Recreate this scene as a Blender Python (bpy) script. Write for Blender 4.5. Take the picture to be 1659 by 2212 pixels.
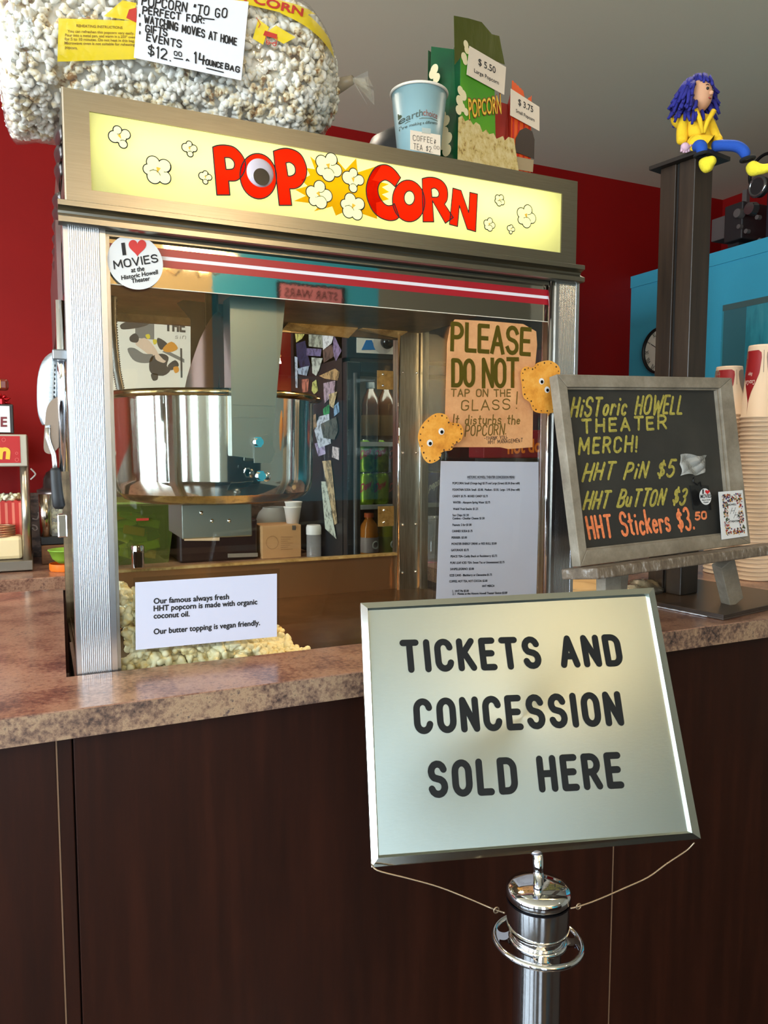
import bpy, bmesh, math, random
import numpy as np
from mathutils import Vector, Matrix
for o in list(bpy.data.objects): bpy.data.objects.remove(o)
SC = bpy.context.scene
COL = SC.collection
rnd = random.Random(7)

# ------------------------------------------------------------------ camera
FPX, CW, CH = 1628.33, 1659, 2212
CAM = np.array([-0.0450397, -1.2209057, 1.3953712])
YAW, PITCH, ROLL = 0.427144571, -0.0834349722, 0.00142570372
def cam_axes():
    f = np.array([math.sin(YAW)*math.cos(PITCH), math.cos(YAW)*math.cos(PITCH), math.sin(PITCH)])
    r = np.array([math.cos(YAW), -math.sin(YAW), 0.0]); u = np.cross(r, f)
    c, s = math.cos(ROLL), math.sin(ROLL)
    return c*r+s*u, -s*r+c*u, f
CR, CU, CF = cam_axes()
cd = bpy.data.cameras.new('camera'); cam = bpy.data.objects.new('camera', cd); COL.objects.link(cam)
cd.sensor_fit = 'VERTICAL'; cd.sensor_height = 36.0; cd.lens = FPX/CH*36.0
cd.clip_start = 0.02; cd.clip_end = 60
mw = Matrix.Identity(4)
for i in range(3):
    mw[i][0], mw[i][1], mw[i][2], mw[i][3] = CR[i], CU[i], -CF[i], CAM[i]
cam.matrix_world = mw
SC.camera = cam
SC.view_settings.view_transform = 'Standard'; SC.view_settings.look = 'None'
SC.view_settings.gamma = 1.0; SC.view_settings.use_curve_mapping = False
SC.view_settings.exposure = 0.0

# ------------------------------------------------------------------ daylight and lamps
def lin(c):
    return tuple(((v/255.0)/12.92 if v/255.0 <= .04045 else ((v/255.0+.055)/1.055)**2.4) for v in c)
w = bpy.data.worlds.new('sky'); SC.world = w; w.use_nodes = True
w.node_tree.nodes['Background'].inputs[0].default_value = (.62, .78, 1.0, 1); w.node_tree.nodes['Background'].inputs[1].default_value = 2.0
def area(name, loc, target, sx, sy, power, col, spread=180):
    l = bpy.data.lights.new(name, 'AREA'); l.shape = 'RECTANGLE'; l.size = sx; l.size_y = sy; l.energy = power; l.color = col; l.spread = math.radians(spread)
    o = bpy.data.objects.new(name, l); COL.objects.link(o); o.location = loc
    d = Vector(target)-Vector(loc); o.rotation_euler = d.to_track_quat('-Z', 'Y').to_euler(); return o
def point(name, loc, power, col, r=.03):
    l = bpy.data.lights.new(name, 'POINT'); l.energy = power; l.color = col; l.shadow_soft_size = r
    o = bpy.data.objects.new(name, l); COL.objects.link(o); o.location = loc; return o
DAY = (.80, .91, 1.0); WARM = (1.0, .72, .42)
LEFT_WINDOWS = [(-3.3, -2.0), (-1.85, -.55), (-.4, .9)]; FRONT_WINDOWS = [(-2.6, -1.9), (-.95, -.25)]; WZ0, WZ1 = .6, 2.5
for a, b in LEFT_WINDOWS:
    area('window_daylight', (-3.09, (a+b)/2, 1.55), (0, (a+b)/2, 1.55), b-a, 1.9, 135, DAY)
for a, b in FRONT_WINDOWS:
    area('window_daylight', ((a+b)/2, -3.59, 1.55), ((a+b)/2, 0, 1.55), b-a, 1.9, 50, DAY)

# ------------------------------------------------------------------ pixel rays onto true planes of the place
def ray(x, y): return CR*((x-829.5)/FPX) - CU*((y-1106)/FPX) + CF
def U(x, y, ax, val):
    d = ray(x, y); n = 'xyz'.index(ax); t = (val-CAM[n])/d[n]; return CAM+t*d
class Frame:
    "a flat sheet: origin, right, up; c is the distance out of the sheet towards its face"
    def __init__(s, o, ax, az):
        s.o = np.array(o, float); s.ax = np.array(ax, float)/np.linalg.norm(ax); az = np.array(az, float)
        az = az-s.ax*az.dot(s.ax); s.az = az/np.linalg.norm(az); s.n = np.cross(s.ax, s.az)
    def px(s, x, y):
        d = ray(x, y); t = (s.o-CAM).dot(s.n)/d.dot(s.n); p = CAM+t*d-s.o; return np.array([p.dot(s.ax), p.dot(s.az)])
    def P(s, a, b, c=0.0): return s.o+a*s.ax+b*s.az+c*s.n
def yplane(y, rz=0):
    return Frame((0, y, 0), (math.cos(rz), math.sin(rz), 0), (0, 0, 1))

# ------------------------------------------------------------------ materials
MATS = {}
def nt(name):
    m = bpy.data.materials.new(name); m.use_nodes = True; return m, m.node_tree.nodes, m.node_tree.links
def mat(name, col, rough=.5, metal=0.0, noise=None, bump=None, emit=None, spec=None, aniso=0, coat=0, sub=0, alpha=1):
    """noise=(colour2, scale, (sx,sy,sz), lo, hi); bump=(scale, strength, (sx,sy,sz))"""
    if name in MATS: return MATS[name]
    m, N, L = nt(name); b = N['Principled BSDF']
    c = lin(col)+(1,)
    b.inputs['Base Color'].default_value = c; b.inputs['Roughness'].default_value = rough; b.inputs['Metallic'].default_value = metal
    if spec is not None: b.inputs['Specular IOR Level'].default_value = spec
    if aniso: b.inputs['Anisotropic'].default_value = aniso
    if coat: b.inputs['Coat Weight'].default_value = coat
    if alpha < 1: b.inputs['Alpha'].default_value = alpha
    if sub: b.inputs['Subsurface Weight'].default_value = sub; b.inputs['Subsurface Radius'].default_value = (.01, .008, .005)
    if emit: b.inputs['Emission Color'].default_value = lin(emit[0])+(1,); b.inputs['Emission Strength'].default_value = emit[1]
    def coords(sc):
        g = N.new('ShaderNodeNewGeometry'); mp = N.new('ShaderNodeMapping'); mp.inputs['Scale'].default_value = sc
        L.new(g.outputs['Position'], mp.inputs['Vector']); return mp.outputs[0]
    if noise:
        c2, sc, st, lo, hi = noise
        n = N.new('ShaderNodeTexNoise'); n.inputs['Scale'].default_value = sc; n.inputs['Detail'].default_value = 6; n.inputs['Roughness'].default_value = .65
        L.new(coords(st), n.inputs['Vector'])
        r = N.new('ShaderNodeValToRGB'); r.color_ramp.elements[0].position = lo; r.color_ramp.elements[1].position = hi
        r.color_ramp.elements[0].color = c; r.color_ramp.elements[1].color = lin(c2)+(1,)
        L.new(n.outputs[0], r.inputs[0]); L.new(r.outputs[0], b.inputs['Base Color'])
    if bump:
        sc, stg, st = bump
        n = N.new('ShaderNodeTexNoise'); n.inputs['Scale'].default_value = sc; n.inputs['Detail'].default_value = 4
        L.new(coords(st), n.inputs['Vector'])
        bp = N.new('ShaderNodeBump'); bp.inputs['Strength'].default_value = stg; bp.inputs['Distance'].default_value = .002
        L.new(n.outputs[0], bp.inputs['Height']); L.new(bp.outputs[0], b.inputs['Normal'])
    MATS[name] = m; return m
def glassmat(name, col=(255, 255, 255), refl=1.0, rough=0.0, bump=None, haze=0.0, floor=0.0):
    "thin pane: clear transmission plus Fresnel reflection, optional white haze"
    if name in MATS: return MATS[name]
    m, N, L = nt(name); N.remove(N['Principled BSDF']); out = N['Material Output']
    t = N.new('ShaderNodeBsdfTransparent'); t.inputs[0].default_value = lin(col)+(1,)
    g = N.new('ShaderNodeBsdfGlossy'); g.inputs['Roughness'].default_value = rough
    f = N.new('ShaderNodeFresnel'); gb_ = N.new('ShaderNodeNewGeometry'); io = N.new('ShaderNodeMath'); io.operation = 'MULTIPLY_ADD'; io.inputs[1].default_value = 1/1.5-1.5; io.inputs[2].default_value = 1.5
    L.new(gb_.outputs['Backfacing'], io.inputs[0]); L.new(io.outputs[0], f.inputs[0])
    mu = N.new('ShaderNodeMath'); mu.operation = 'MULTIPLY_ADD'; mu.inputs[1].default_value = refl; mu.inputs[2].default_value = floor
    L.new(f.outputs[0], mu.inputs[0])
    mx = N.new('ShaderNodeMixShader'); L.new(mu.outputs[0], mx.inputs[0]); L.new(g.outputs[0], mx.inputs[2])
    if haze:
        d = N.new('ShaderNodeBsdfDiffuse'); d.inputs[0].default_value = lin(col)+(1,); h = N.new('ShaderNodeMixShader'); h.inputs[0].default_value = haze
        L.new(t.outputs[0], h.inputs[1]); L.new(d.outputs[0], h.inputs[2]); L.new(h.outputs[0], mx.inputs[1])
    else: L.new(t.outputs[0], mx.inputs[1])
    if bump:
        ge = N.new('ShaderNodeNewGeometry'); n = N.new('ShaderNodeTexNoise'); n.inputs['Scale'].default_value = bump[0]; n.inputs['Detail'].default_value = 3
        L.new(ge.outputs['Position'], n.inputs['Vector']); bp = N.new('ShaderNodeBump'); bp.inputs['Strength'].default_value = bump[1]; bp.inputs['Distance'].default_value = .01
        L.new(n.outputs[0], bp.inputs['Height']); L.new(bp.outputs[0], g.inputs['Normal']); L.new(bp.outputs[0], f.inputs['Normal'])
    L.new(mx.outputs[0], out.inputs[0]); MATS[name] = m; return m
def inkfilm(name, col):
    "transparent ink printed on a backlit panel: filters the light that comes through"
    if name in MATS: return MATS[name]
    m, N, L = nt(name); N.remove(N['Principled BSDF']); out = N['Material Output']
    t = N.new('ShaderNodeBsdfTransparent'); t.inputs[0].default_value = lin(col)+(1,)
    d = N.new('ShaderNodeBsdfDiffuse'); d.inputs[0].default_value = lin(col)+(1,)
    mx = N.new('ShaderNodeMixShader'); mx.inputs[0].default_value = .12
    L.new(t.outputs[0], mx.inputs[1]); L.new(d.outputs[0], mx.inputs[2]); L.new(mx.outputs[0], out.inputs[0]); MATS[name] = m; return m
def ramp_noise(name, stops, scale, rough, detail=8, st=(1, 1, 1), bump=0, coat=0, scale2=None):
    if name in MATS: return MATS[name]
    m, N, L = nt(name); b = N['Principled BSDF']; b.inputs['Roughness'].default_value = rough
    if coat: b.inputs['Coat Weight'].default_value = coat; b.inputs['Coat Roughness'].default_value = .12
    g = N.new('ShaderNodeNewGeometry'); mp = N.new('ShaderNodeMapping'); mp.inputs['Scale'].default_value = st; L.new(g.outputs['Position'], mp.inputs[0])
    n = N.new('ShaderNodeTexNoise'); n.inputs['Scale'].default_value = scale; n.inputs['Detail'].default_value = detail; n.inputs['Roughness'].default_value = .7
    L.new(mp.outputs[0], n.inputs['Vector']); src = n.outputs[0]
    if scale2:
        n2 = N.new('ShaderNodeTexNoise'); n2.inputs['Scale'].default_value = scale2; n2.inputs['Detail'].default_value = 5; L.new(mp.outputs[0], n2.inputs['Vector'])
        mm = N.new('ShaderNodeMix'); mm.inputs[0].default_value = .45; L.new(n.outputs[0], mm.inputs[2]); L.new(n2.outputs[0], mm.inputs[3]); src = mm.outputs[0]
    r = N.new('ShaderNodeValToRGB'); el = r.color_ramp.elements
    while len(el) < len(stops): el.new(.5)
    for e, (p, c) in zip(el, stops): e.position = p; e.color = lin(c)+(1,)
    L.new(src, r.inputs[0]); L.new(r.outputs[0], b.inputs['Base Color'])
    if bump:
        bp = N.new('ShaderNodeBump'); bp.inputs['Strength'].default_value = bump; bp.inputs['Distance'].default_value = .002
        L.new(n.outputs[0], bp.inputs['Height']); L.new(bp.outputs[0], b.inputs['Normal'])
    MATS[name] = m; return m

# ------------------------------------------------------------------ mesh builder
OFF = {}
class MB:
    def __init__(s): s.v = []; s.f = []
    def add(s, vs, fs):
        k = len(s.v); s.v += [tuple(float(q) for q in p) for p in vs]; s.f += [tuple(i+k for i in f) for f in fs]; return s
    def box(s, x0, x1, y0, y1, z0, z1):
        vs = [(x, y, z) for z in (z0, z1) for y in (y0, y1) for x in (x0, x1)]
        return s.add(vs, [(0, 2, 3, 1), (4, 5, 7, 6), (0, 1, 5, 4), (2, 6, 7, 3), (0, 4, 6, 2), (1, 3, 7, 5)])
    def fbox(s, fr, a0, a1, b0, b1, c0, c1):
        vs = [fr.P(a, b, c) for c in (c0, c1) for b in (b0, b1) for a in (a0, a1)]
        return s.add(vs, [(0, 2, 3, 1), (4, 5, 7, 6), (0, 1, 5, 4), (2, 6, 7, 3), (0, 4, 6, 2), (1, 3, 7, 5)])
    def poly(s, fr, pts, c0, c1=None):
        "flat polygon on a sheet, extruded from c0 to c1 when c1 is given"
        n = len(pts); A = sum(pts[i][0]*pts[(i+1) % n][1]-pts[(i+1) % n][0]*pts[i][1] for i in range(n))
        if A < 0: pts = list(pts)[::-1]
        if c1 is None: return s.add([fr.P(a, b, c0) for a, b in pts], [tuple(range(n))])
        vs = [fr.P(a, b, c0) for a, b in pts]+[fr.P(a, b, c1) for a, b in pts]
        return s.add(vs, [tuple(range(n))[::-1], tuple(range(n, 2*n))]+[(i, (i+1) % n, n+(i+1) % n, n+i) for i in range(n)])
    def ring(s, fr, outer, inner, c0, c1):
        "frame between two loops with the same number of points, extruded"
        n = len(outer); vs = []
        for c in (c0, c1):
            vs += [fr.P(a, b, c) for a, b in outer]+[fr.P(a, b, c) for a, b in inner]
        fs = []
        for i in range(n):
            j = (i+1) % n
            fs += [(2*n+i, 2*n+j, 3*n+j, 3*n+i), (j, i, n+i, n+j), (i, j, 2*n+j, 2*n+i), (n+j, n+i, 3*n+i, 3*n+j)]
        return s.add(vs, fs)
    def cyl(s, p0, p1, r0, r1=None, n=20, caps=True):
        r1 = r0 if r1 is None else r1; p0 = np.array(p0, float); p1 = np.array(p1, float); d = p1-p0; d /= np.linalg.norm(d)
        a = np.cross(d, (0, 0, 1) if abs(d[2]) < .9 else (1, 0, 0)); a /= np.linalg.norm(a); b = np.cross(d, a)
        vs = []
        for p, r in ((p0, r0), (p1, r1)):
            vs += [p+r*(math.cos(2*math.pi*i/n)*a+math.sin(2*math.pi*i/n)*b) for i in range(n)]
        fs = [(i, (i+1) % n, n+(i+1) % n, n+i) for i in range(n)]
        if caps: fs += [tuple(range(n))[::-1], tuple(range(n, 2*n))]
        return s.add(vs, fs)
    def lathe(s, prof, c, n=32, a0=0, a1=360):
        full = abs(a1-a0) >= 360; m = n if full else n+1; vs = []; fs = []
        for r, z in prof:
            for i in range(m):
                t = math.radians(a0+(a1-a0)*i/n); vs.append((c[0]+r*math.cos(t), c[1]+r*math.sin(t), c[2]+z))
        for k in range(len(prof)-1):
            for i in range(n):
                j = (i+1) % m; fs.append((k*m+i, k*m+j, (k+1)*m+j, (k+1)*m+i))
        return s.add(vs, fs)
    def tube(s, pts, r, n=8, closed=False, caps=True):
        P = [np.array(p, float) for p in pts]; m = len(P); R = r if hasattr(r, '__len__') else [r]*m; vs = []; fs = []; prev = None
        for i in range(m):
            d = (P[(i+1) % m]-P[i-1]) if closed else (P[min(i+1, m-1)]-P[max(i-1, 0)])
            d = d/(np.linalg.norm(d)+1e-12)
            if prev is None:
                a = np.cross(d, (0, 0, 1) if abs(d[2]) < .9 else (1, 0, 0))
            else: a = prev-d*prev.dot(d)
            a /= np.linalg.norm(a)+1e-12; prev = a; b = np.cross(d, a)
            vs += [P[i]+R[i]*(math.cos(2*math.pi*k/n)*a+math.sin(2*math.pi*k/n)*b) for k in range(n)]
        for i in range(m if closed else m-1):
            j = (i+1) % m
            fs += [(i*n+k, i*n+(k+1) % n, j*n+(k+1) % n, j*n+k) for k in range(n)]
        if caps and not closed: fs += [tuple(range(n))[::-1], tuple(range((m-1)*n, m*n))]
        return s.add(vs, fs)
    def ball(s, c, r, n=16, m=10, sc=(1, 1, 1)):
        vs = []; fs = []
        for i in range(m+1):
            t = math.pi*i/m
            for k in range(n):
                p = 2*math.pi*k/n; vs.append((c[0]+r*sc[0]*math.sin(t)*math.cos(p), c[1]+r*sc[1]*math.sin(t)*math.sin(p), c[2]+r*sc[2]*math.cos(t)))
        for i in range(m):
            for k in range(n): fs.append((i*n+k, (i+1)*n+k, (i+1)*n+(k+1) % n, i*n+(k+1) % n))
        return s.add(vs, fs)
    def grid(s, fn, nu, nv):
        vs = [fn(i/nu, j/nv) for j in range(nv+1) for i in range(nu+1)]
        return s.add(vs, [(j*(nu+1)+i, j*(nu+1)+i+1, (j+1)*(nu+1)+i+1, (j+1)*(nu+1)+i) for j in range(nv) for i in range(nu)])
    def disc(s, fr, a, b, r, c, n=20, rb=None, rot=0):
        rb = r if rb is None else rb; pts = []
        for i in range(n):
            t = 2*math.pi*i/n; x, y = r*math.cos(t), rb*math.sin(t)
            pts.append((a+x*math.cos(rot)-y*math.sin(rot), b+x*math.sin(rot)+y*math.cos(rot)))
        return s.poly(fr, pts, c)
    def build(s, name, m, parent=None, smooth=False, bevel=0, solid=0, sub=0, auto=None):
        me = bpy.data.meshes.new(name)
        V = np.array(s.v)
        if parent is None: off = np.array([(V[:, 0].min()+V[:, 0].max())/2, (V[:, 1].min()+V[:, 1].max())/2, V[:, 2].min()])
        else: off = OFF[parent.name]
        me.from_pydata([tuple(p) for p in V-off], [], s.f); me.update()
        o = bpy.data.objects.new(name, me); COL.objects.link(o)
        if m: me.materials.append(m)
        if parent is None: o.location = off
        else: o.parent = parent
        OFF[o.name] = off
        if smooth: me.polygons.foreach_set('use_smooth', [True]*len(me.polygons))
        if solid:
            md = o.modifiers.new('solidify', 'SOLIDIFY'); md.thickness = solid; md.offset = 0
        if bevel:
            md = o.modifiers.new('bevel', 'BEVEL'); md.width = bevel; md.segments = 2; md.limit_method = 'ANGLE'; md.angle_limit = math.radians(40)
        if sub:
            md = o.modifiers.new('subdivision', 'SUBSURF'); md.levels = sub; md.render_levels = sub
        if auto:
            md = None
            me.polygons.foreach_set('use_smooth', [True]*len(me.polygons))
            me.set_sharp_from_angle(angle=math.radians(auto))
        return o
def tag(o, label=None, cat=None, group=None, kind=None):
    if label: o['label'] = label
    if cat: o['category'] = cat
    if group: o['group'] = group
    if kind: o['kind'] = kind
    return o
def thing(name, loc, label, cat, group=None):
    o = bpy.data.objects.new(name, None); COL.objects.link(o); o.location = loc; o.empty_display_size = .05
    OFF[o.name] = np.array(loc, float); return tag(o, label, cat, group)
def struct(o): o['kind'] = 'structure'; return o

# ------------------------------------------------------------------ lettering
def arc(cx, cy, rx, ry, a0, a1, n=9):
    return [(cx+rx*math.cos(math.radians(a0+(a1-a0)*i/n)), cy+ry*math.sin(math.radians(a0+(a1-a0)*i/n))) for i in range(n+1)]
def O_(x, y, w, h):
    r = w/2; q = min(r*1.1, h/2)
    return arc(x+r, y+h-q, r, q, 0, 180)+arc(x+r, y+q, r, q, 180, 360)+[(x+w, y+h-q)]
G = {
 'A': (.58, [[(0, 0), (.29, 1), (.58, 0)], [(.1, .32), (.48, .32)]]),
 'B': (.5, [[(0, 0), (0, 1), (.24, 1)]+arc(.24, .76, .24, .24, 90, -90)+[(0, .52)], [(.24, .52)]+arc(.26, .26, .26, .26, 90, -90)+[(0, 0)]]),
 'C': (.52, [arc(.26, .74, .26, .26, 10, 180)+arc(.26, .26, .26, .26, 180, 350)]),
 'D': (.52, [[(0, 0), (0, 1), (.24, 1)]+arc(.24, .72, .28, .28, 90, 0)+arc(.24, .28, .28, .28, 0, -90)+[(0, 0)]]),
 'E': (.44, [[(.44, 1), (0, 1), (0, 0), (.44, 0)], [(0, .52), (.38, .52)]]),
 'F': (.44, [[(.44, 1), (0, 1), (0, 0)], [(0, .52), (.36, .52)]]),
 'G': (.54, [arc(.26, .74, .26, .26, 15, 180)+arc(.26, .26, .26, .26, 180, 360)+[(.52, .45), (.3, .45)]]),
 'H': (.52, [[(0, 0), (0, 1)], [(.52, 0), (.52, 1)], [(0, .5), (.52, .5)]]),
 'I': (.04, [[(.02, 0), (.02, 1)]]),
 'J': (.4, [[(.4, 1), (.4, .25)]+arc(.2, .22, .2, .22, 0, -170)]),
 'K': (.52, [[(0, 0), (0, 1)], [(.5, 1), (0, .4)], [(.16, .58), (.52, 0)]]),
 'L': (.42, [[(0, 1), (0, 0), (.42, 0)]]),
 'M': (.7, [[(0, 0), (.04, 1), (.35, .25), (.66, 1), (.7, 0)]]),
 'N': (.52, [[(0, 0), (0, 1), (.52, 0), (.52, 1)]]),
 'O': (.54, [O_(0, 0, .54, 1)]),
 'P': (.5, [[(0, 0), (0, 1), (.24, 1)]+arc(.24, .74, .26, .26, 90, -90)+[(0, .48)]]),
 'R': (.52, [[(0, 0), (0, 1), (.24, 1)]+arc(.24, .74, .26, .26, 90, -90)+[(0, .48)], [(.26, .48), (.52, 0)]]),
 'S': (.52, [arc(.26, .75, .25, .25, 15, 260)[:-1]+[(.28, .5)]+arc(.26, .25, .26, .25, 70, -165)]),
 'T': (.54, [[(0, 1), (.54, 1)], [(.27, 1), (.27, 0)]]),
 'U': (.52, [[(0, 1), (0, .26)]+arc(.26, .26, .26, .26, 180, 360)+[(.52, 1)]]),
 'V': (.56, [[(0, 1), (.28, 0), (.56, 1)]]),
 'W': (.8, [[(0, 1), (.2, 0), (.4, .7), (.6, 0), (.8, 1)]]),
 'Y': (.54, [[(0, 1), (.27, .5), (.54, 1)], [(.27, .5), (.27, 0)]]),
 'a': (.4, [O_(0, 0, .36, .55), [(.38, .55), (.4, 0)]]),
 'b': (.4, [[(0, 1), (0, 0)], O_(0, 0, .38, .55)]),
 'c': (.36, [arc(.2, .28, .2, .28, 40, 320)]),
 'd': (.4, [O_(0, 0, .36, .55), [(.38, 1), (.4, 0)]]),
 'e': (.4, [[(.02, .3), (.38, .32)]+arc(.2, .28, .2, .28, 10, 320)]),
 'h': (.4, [[(0, 1), (0, 0)], [(0, .35)]+arc(.2, .35, .2, .22, 180, 0)+[(.4, 0)]]),
 'i': (.08, [[(.04, .55), (.04, 0)], [(.06, .82), (.07, .84)]]),
 'k': (.38, [[(0, 1), (0, 0)], [(.36, .6), (0, .25)], [(.12, .35), (.38, 0)]]),
 'l': (.06, [[(.03, 1), (.03, 0)]]),
 'm': (.6, [[(0, 0), (0, .55)], [(0, .4)]+arc(.15, .38, .15, .18, 180, 0)+[(.3, 0)], [(.3, .38)]+arc(.45, .38, .15, .18, 180, 0)+[(.6, 0)]]),
 'n': (.4, [[(0, 0), (0, .55)], [(0, .35)]+arc(.2, .35, .2, .22, 180, 0)+[(.4, 0)]]),
 'o': (.4, [O_(0, 0, .4, .55)]),
 'p': (.4, [[(0, .55), (0, -.3)], O_(0, 0, .38, .55)]),
 'r': (.32, [[(0, 0), (0, .55)], [(0, .33)]+arc(.18, .33, .18, .22, 170, 40)]),
 's': (.36, [arc(.18, .42, .16, .14, 20, 260)[:-1]+arc(.18, .14, .18, .15, 80, -160)]),
 't': (.34, [[(.15, .9), (.15, .08), (.3, 0)], [(0, .58), (.32, .6)]]),
 'u': (.4, [[(0, .55), (0, .2)]+arc(.19, .2, .19, .2, 180, 360)+[(.38, .55)], [(.38, .5), (.4, 0)]]),
 'v': (.38, [[(0, .55), (.19, 0), (.38, .55)]]),
 '0': (.5, [O_(0, 0, .5, 1)]), '1': (.12, [[(0, .85), (.1, 1), (.1, 0)]]),
 '2': (.5, [arc(.25, .74, .25, .26, 165, -20)+[(0, 0), (.5, 0)]]),
 '3': (.48, [arc(.22, .75, .24, .25, 150, -80)+arc(.22, .26, .26, .27, 80, -150)]),
 '4': (.5, [[(.05, 1), (0, .4), (.5, .42)], [(.4, .85), (.36, 0)]]),
 '5': (.5, [[(.46, 1), (.06, 1), (.02, .56)]+arc(.22, .3, .27, .31, 110, -145)]),
 '7': (.48, [[(0, 1), (.48, 1), (.16, 0)]]),
 '$': (.48, [arc(.24, .72, .22, .18, 20, 260)[:-1]+arc(.24, .3, .24, .2, 80, -160), [(.27, 1.05), (.22, -.05)]]),
 '.': (.06, [[(.03, .02), (.04, 0)]]), ':': (.06, [[(.03, .05), (.04, .04)], [(.03, .5), (.04, .49)]]),
 '!': (.08, [[(.05, 1), (.04, .28)], [(.04, .03), (.045, .02)]]), "'": (.08, [[(.04, 1), (.03, .7)]]), '`': (.2, [[(.05, 1), (.0, .75)], [(.17, 1), (.14, .75)]]),
 '-': (.3, [[(.02, .4), (.28, .42)]]), '&': (.42, [[(.4, .62), (.1, .3), (.12, .02), (.4, .3)], [(.2, .75), (.2, -.1)]]), '^': (.3, [[(0, 0), (.12, .25), (.28, .02)]]),
 ' ': (.36, []), '"': (.25, [[(.05, 1), (.05, .75)], [(.2, 1), (.2, .75)]]),
}
LIFT = [0]
def ribbon(mb, fr, pts, w, c0, square=False):
    n = len(pts); h = w/2; c = c0
    for i in range(n-1):
        LIFT[0] = (LIFT[0]+1) % 61; c = c0+LIFT[0]*3e-6
        a = np.array(pts[i]); b = np.array(pts[i+1]); d = b-a; L = np.linalg.norm(d)
        if L < 1e-9: continue
        d /= L; q = np.array([-d[1], d[0]])*h; e0 = d*h if square and i == 0 else d*0; e1 = d*h if square and i == n-2 else d*0
        mb.poly(fr, [tuple(a-q-e0), tuple(b-q+e1), tuple(b+q+e1), tuple(a+q-e0)], c)
    if True:
        for p in (pts[1:-1] if square else pts): LIFT[0] = (LIFT[0]+1) % 61; mb.disc(fr, p[0], p[1], h, c0+LIFT[0]*3e-6, 12)
def hand(mb, fr, s, p0, p1, pt, wd, c=.0004, jit=.02, space=.25, square=False, seed=1):
    "stroke lettering along the baseline p0-p1 (photo pixels on the sheet), capital height towards pt; wd in metres"
    r = random.Random(seed+len(s)); A = fr.px(*p0); B = fr.px(*p1); T = fr.px(*pt)-A
    x = 0; items = []
    for ch in s:
        w, st = G.get(ch, G[' ']); items.append((x, w, st)); x += w+space
    tot = max(x-space, .05)
    for x0, w, st in items:
        dy = r.uniform(-jit, jit); sc = 1+r.uniform(-jit, jit)*1.5; sl = r.uniform(-jit, jit)
        for line in st:
            pts = []
            for (u, v) in line:
                uu = (x0+u*sc+sl*v)/tot; vv = v*sc+dy
                pts.append(tuple(A+uu*(B-A)+vv*T))
            ribbon(mb, fr, pts, wd, c, square)
FONTC = {}
def fmesh(s, bold=0.0, shear=0.0):
    k = (s, bold, shear)
    if k in FONTC: return FONTC[k]
    cu = bpy.data.curves.new('t', 'FONT'); cu.body = s; cu.offset = bold; cu.shear = shear; cu.resolution_u = 3; cu.fill_mode = 'FRONT'
    o = bpy.data.objects.new('t', cu); me = o.to_mesh()
    V = np.array([v.co[:2] for v in me.vertices]) if len(me.vertices) else np.zeros((1, 2)); F = [tuple(p.vertices) for p in me.polygons]
    o.to_mesh_clear(); bpy.data.objects.remove(o); bpy.data.curves.remove(cu)
    FONTC[k] = (V, F); return V, F
CAPH = None
def printed(mb, fr, s, p0, p1, pt, c=.0004, bold=0.0, shear=0.0, warp=None, fat=0):
    "type set along the baseline p0-p1 with capital height towards pt (photo pixels on the sheet); fat thickens the strokes, in metres"
    A = fr.px(*p0); B = fr.px(*p1); T = fr.px(*pt)-A
    for k, (dx, dy) in enumerate(((0, 0), (1, 0), (-1, 0), (0, 1), (0, -1)) if fat else ((0, 0),)): D = np.array([dx, dy])*fat; ptext(mb, fr, s, A+D, B+D, T, c+k*4e-6, bold, shear, warp)
def ptext(mb, fr, s, A, B, T, c=.0004, bold=0.0, shear=0.0, warp=None):
    global CAPH
    if CAPH is None: CAPH = fmesh('H')[0][:, 1].max()
    V, F = fmesh(s, bold, shear); x0, x1 = V[:, 0].min(), V[:, 0].max(); A = np.array(A); B = np.array(B); T = np.array(T)
    vs = []
    for x, y in V:
        u, v = (x-x0)/(x1-x0), y/CAPH
        if warp: v = warp(u, v)
        q = A+u*(B-A)+v*T; vs.append(fr.P(q[0], q[1], c))
    n0 = np.cross(np.append(B-A, 0), np.append(T, 0))[2]
    mb.add(vs, F if n0 > 0 else [f[::-1] for f in F])
def ppoly(mb, fr, pts, c0, c1=None): return mb.poly(fr, [tuple(fr.px(*p)) for p in pts], c0, c1)
# ------------------------------------------------------------------ common materials
PAINT_RED = mat('red paint', (134, 9, 6), .6, noise=((124, 8, 6), 2, (1, 1, 1), .3, .7))
PAINT_TEAL = mat('teal paint', (70, 178, 208), .38, noise=((64, 170, 201), 2, (1, 1, 1), .3, .7))
PAINT_CEIL = mat('ceiling paint', (216, 207, 180), .8, bump=(60, .05, (1, 1, 1)))
PAINT_TAN = mat('tan paint', (205, 180, 130), .7)
PAINT_GREY = mat('grey beige paint', (136, 134, 122), .7)
FLOOR = ramp_noise('dark floor boards', [(.3, (30, 22, 20)), (.7, (46, 34, 29))], 3, .22, st=(1, 12, 1))
LAM = ramp_noise('mottled brown laminate', [(.36, (74, 54, 50)), (.44, (122, 84, 70)), (.5, (150, 110, 90)), (.56, (172, 132, 108)), (.64, (104, 74, 68))], 120, .28, 10, (1, 1, 1), 0, .25, 14)
LAM_EDGE = ramp_noise('mottled laminate edge', [(.38, (52, 42, 40)), (.45, (104, 80, 68)), (.51, (138, 110, 90)), (.57, (164, 136, 108)), (.64, (84, 68, 66))], 130, .42, 10, (1, 1, 1), 0, 0, 18)
WOOD_DARK = ramp_noise('espresso cherry veneer', [(.3, (32, 12, 5)), (.5, (40, 16, 7)), (.7, (50, 21, 10))], 3.2, .5, 8, (9, 9, .7)); WOOD_DARK.node_tree.nodes['Principled BSDF'].inputs['Specular IOR Level'].default_value = .22
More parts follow.
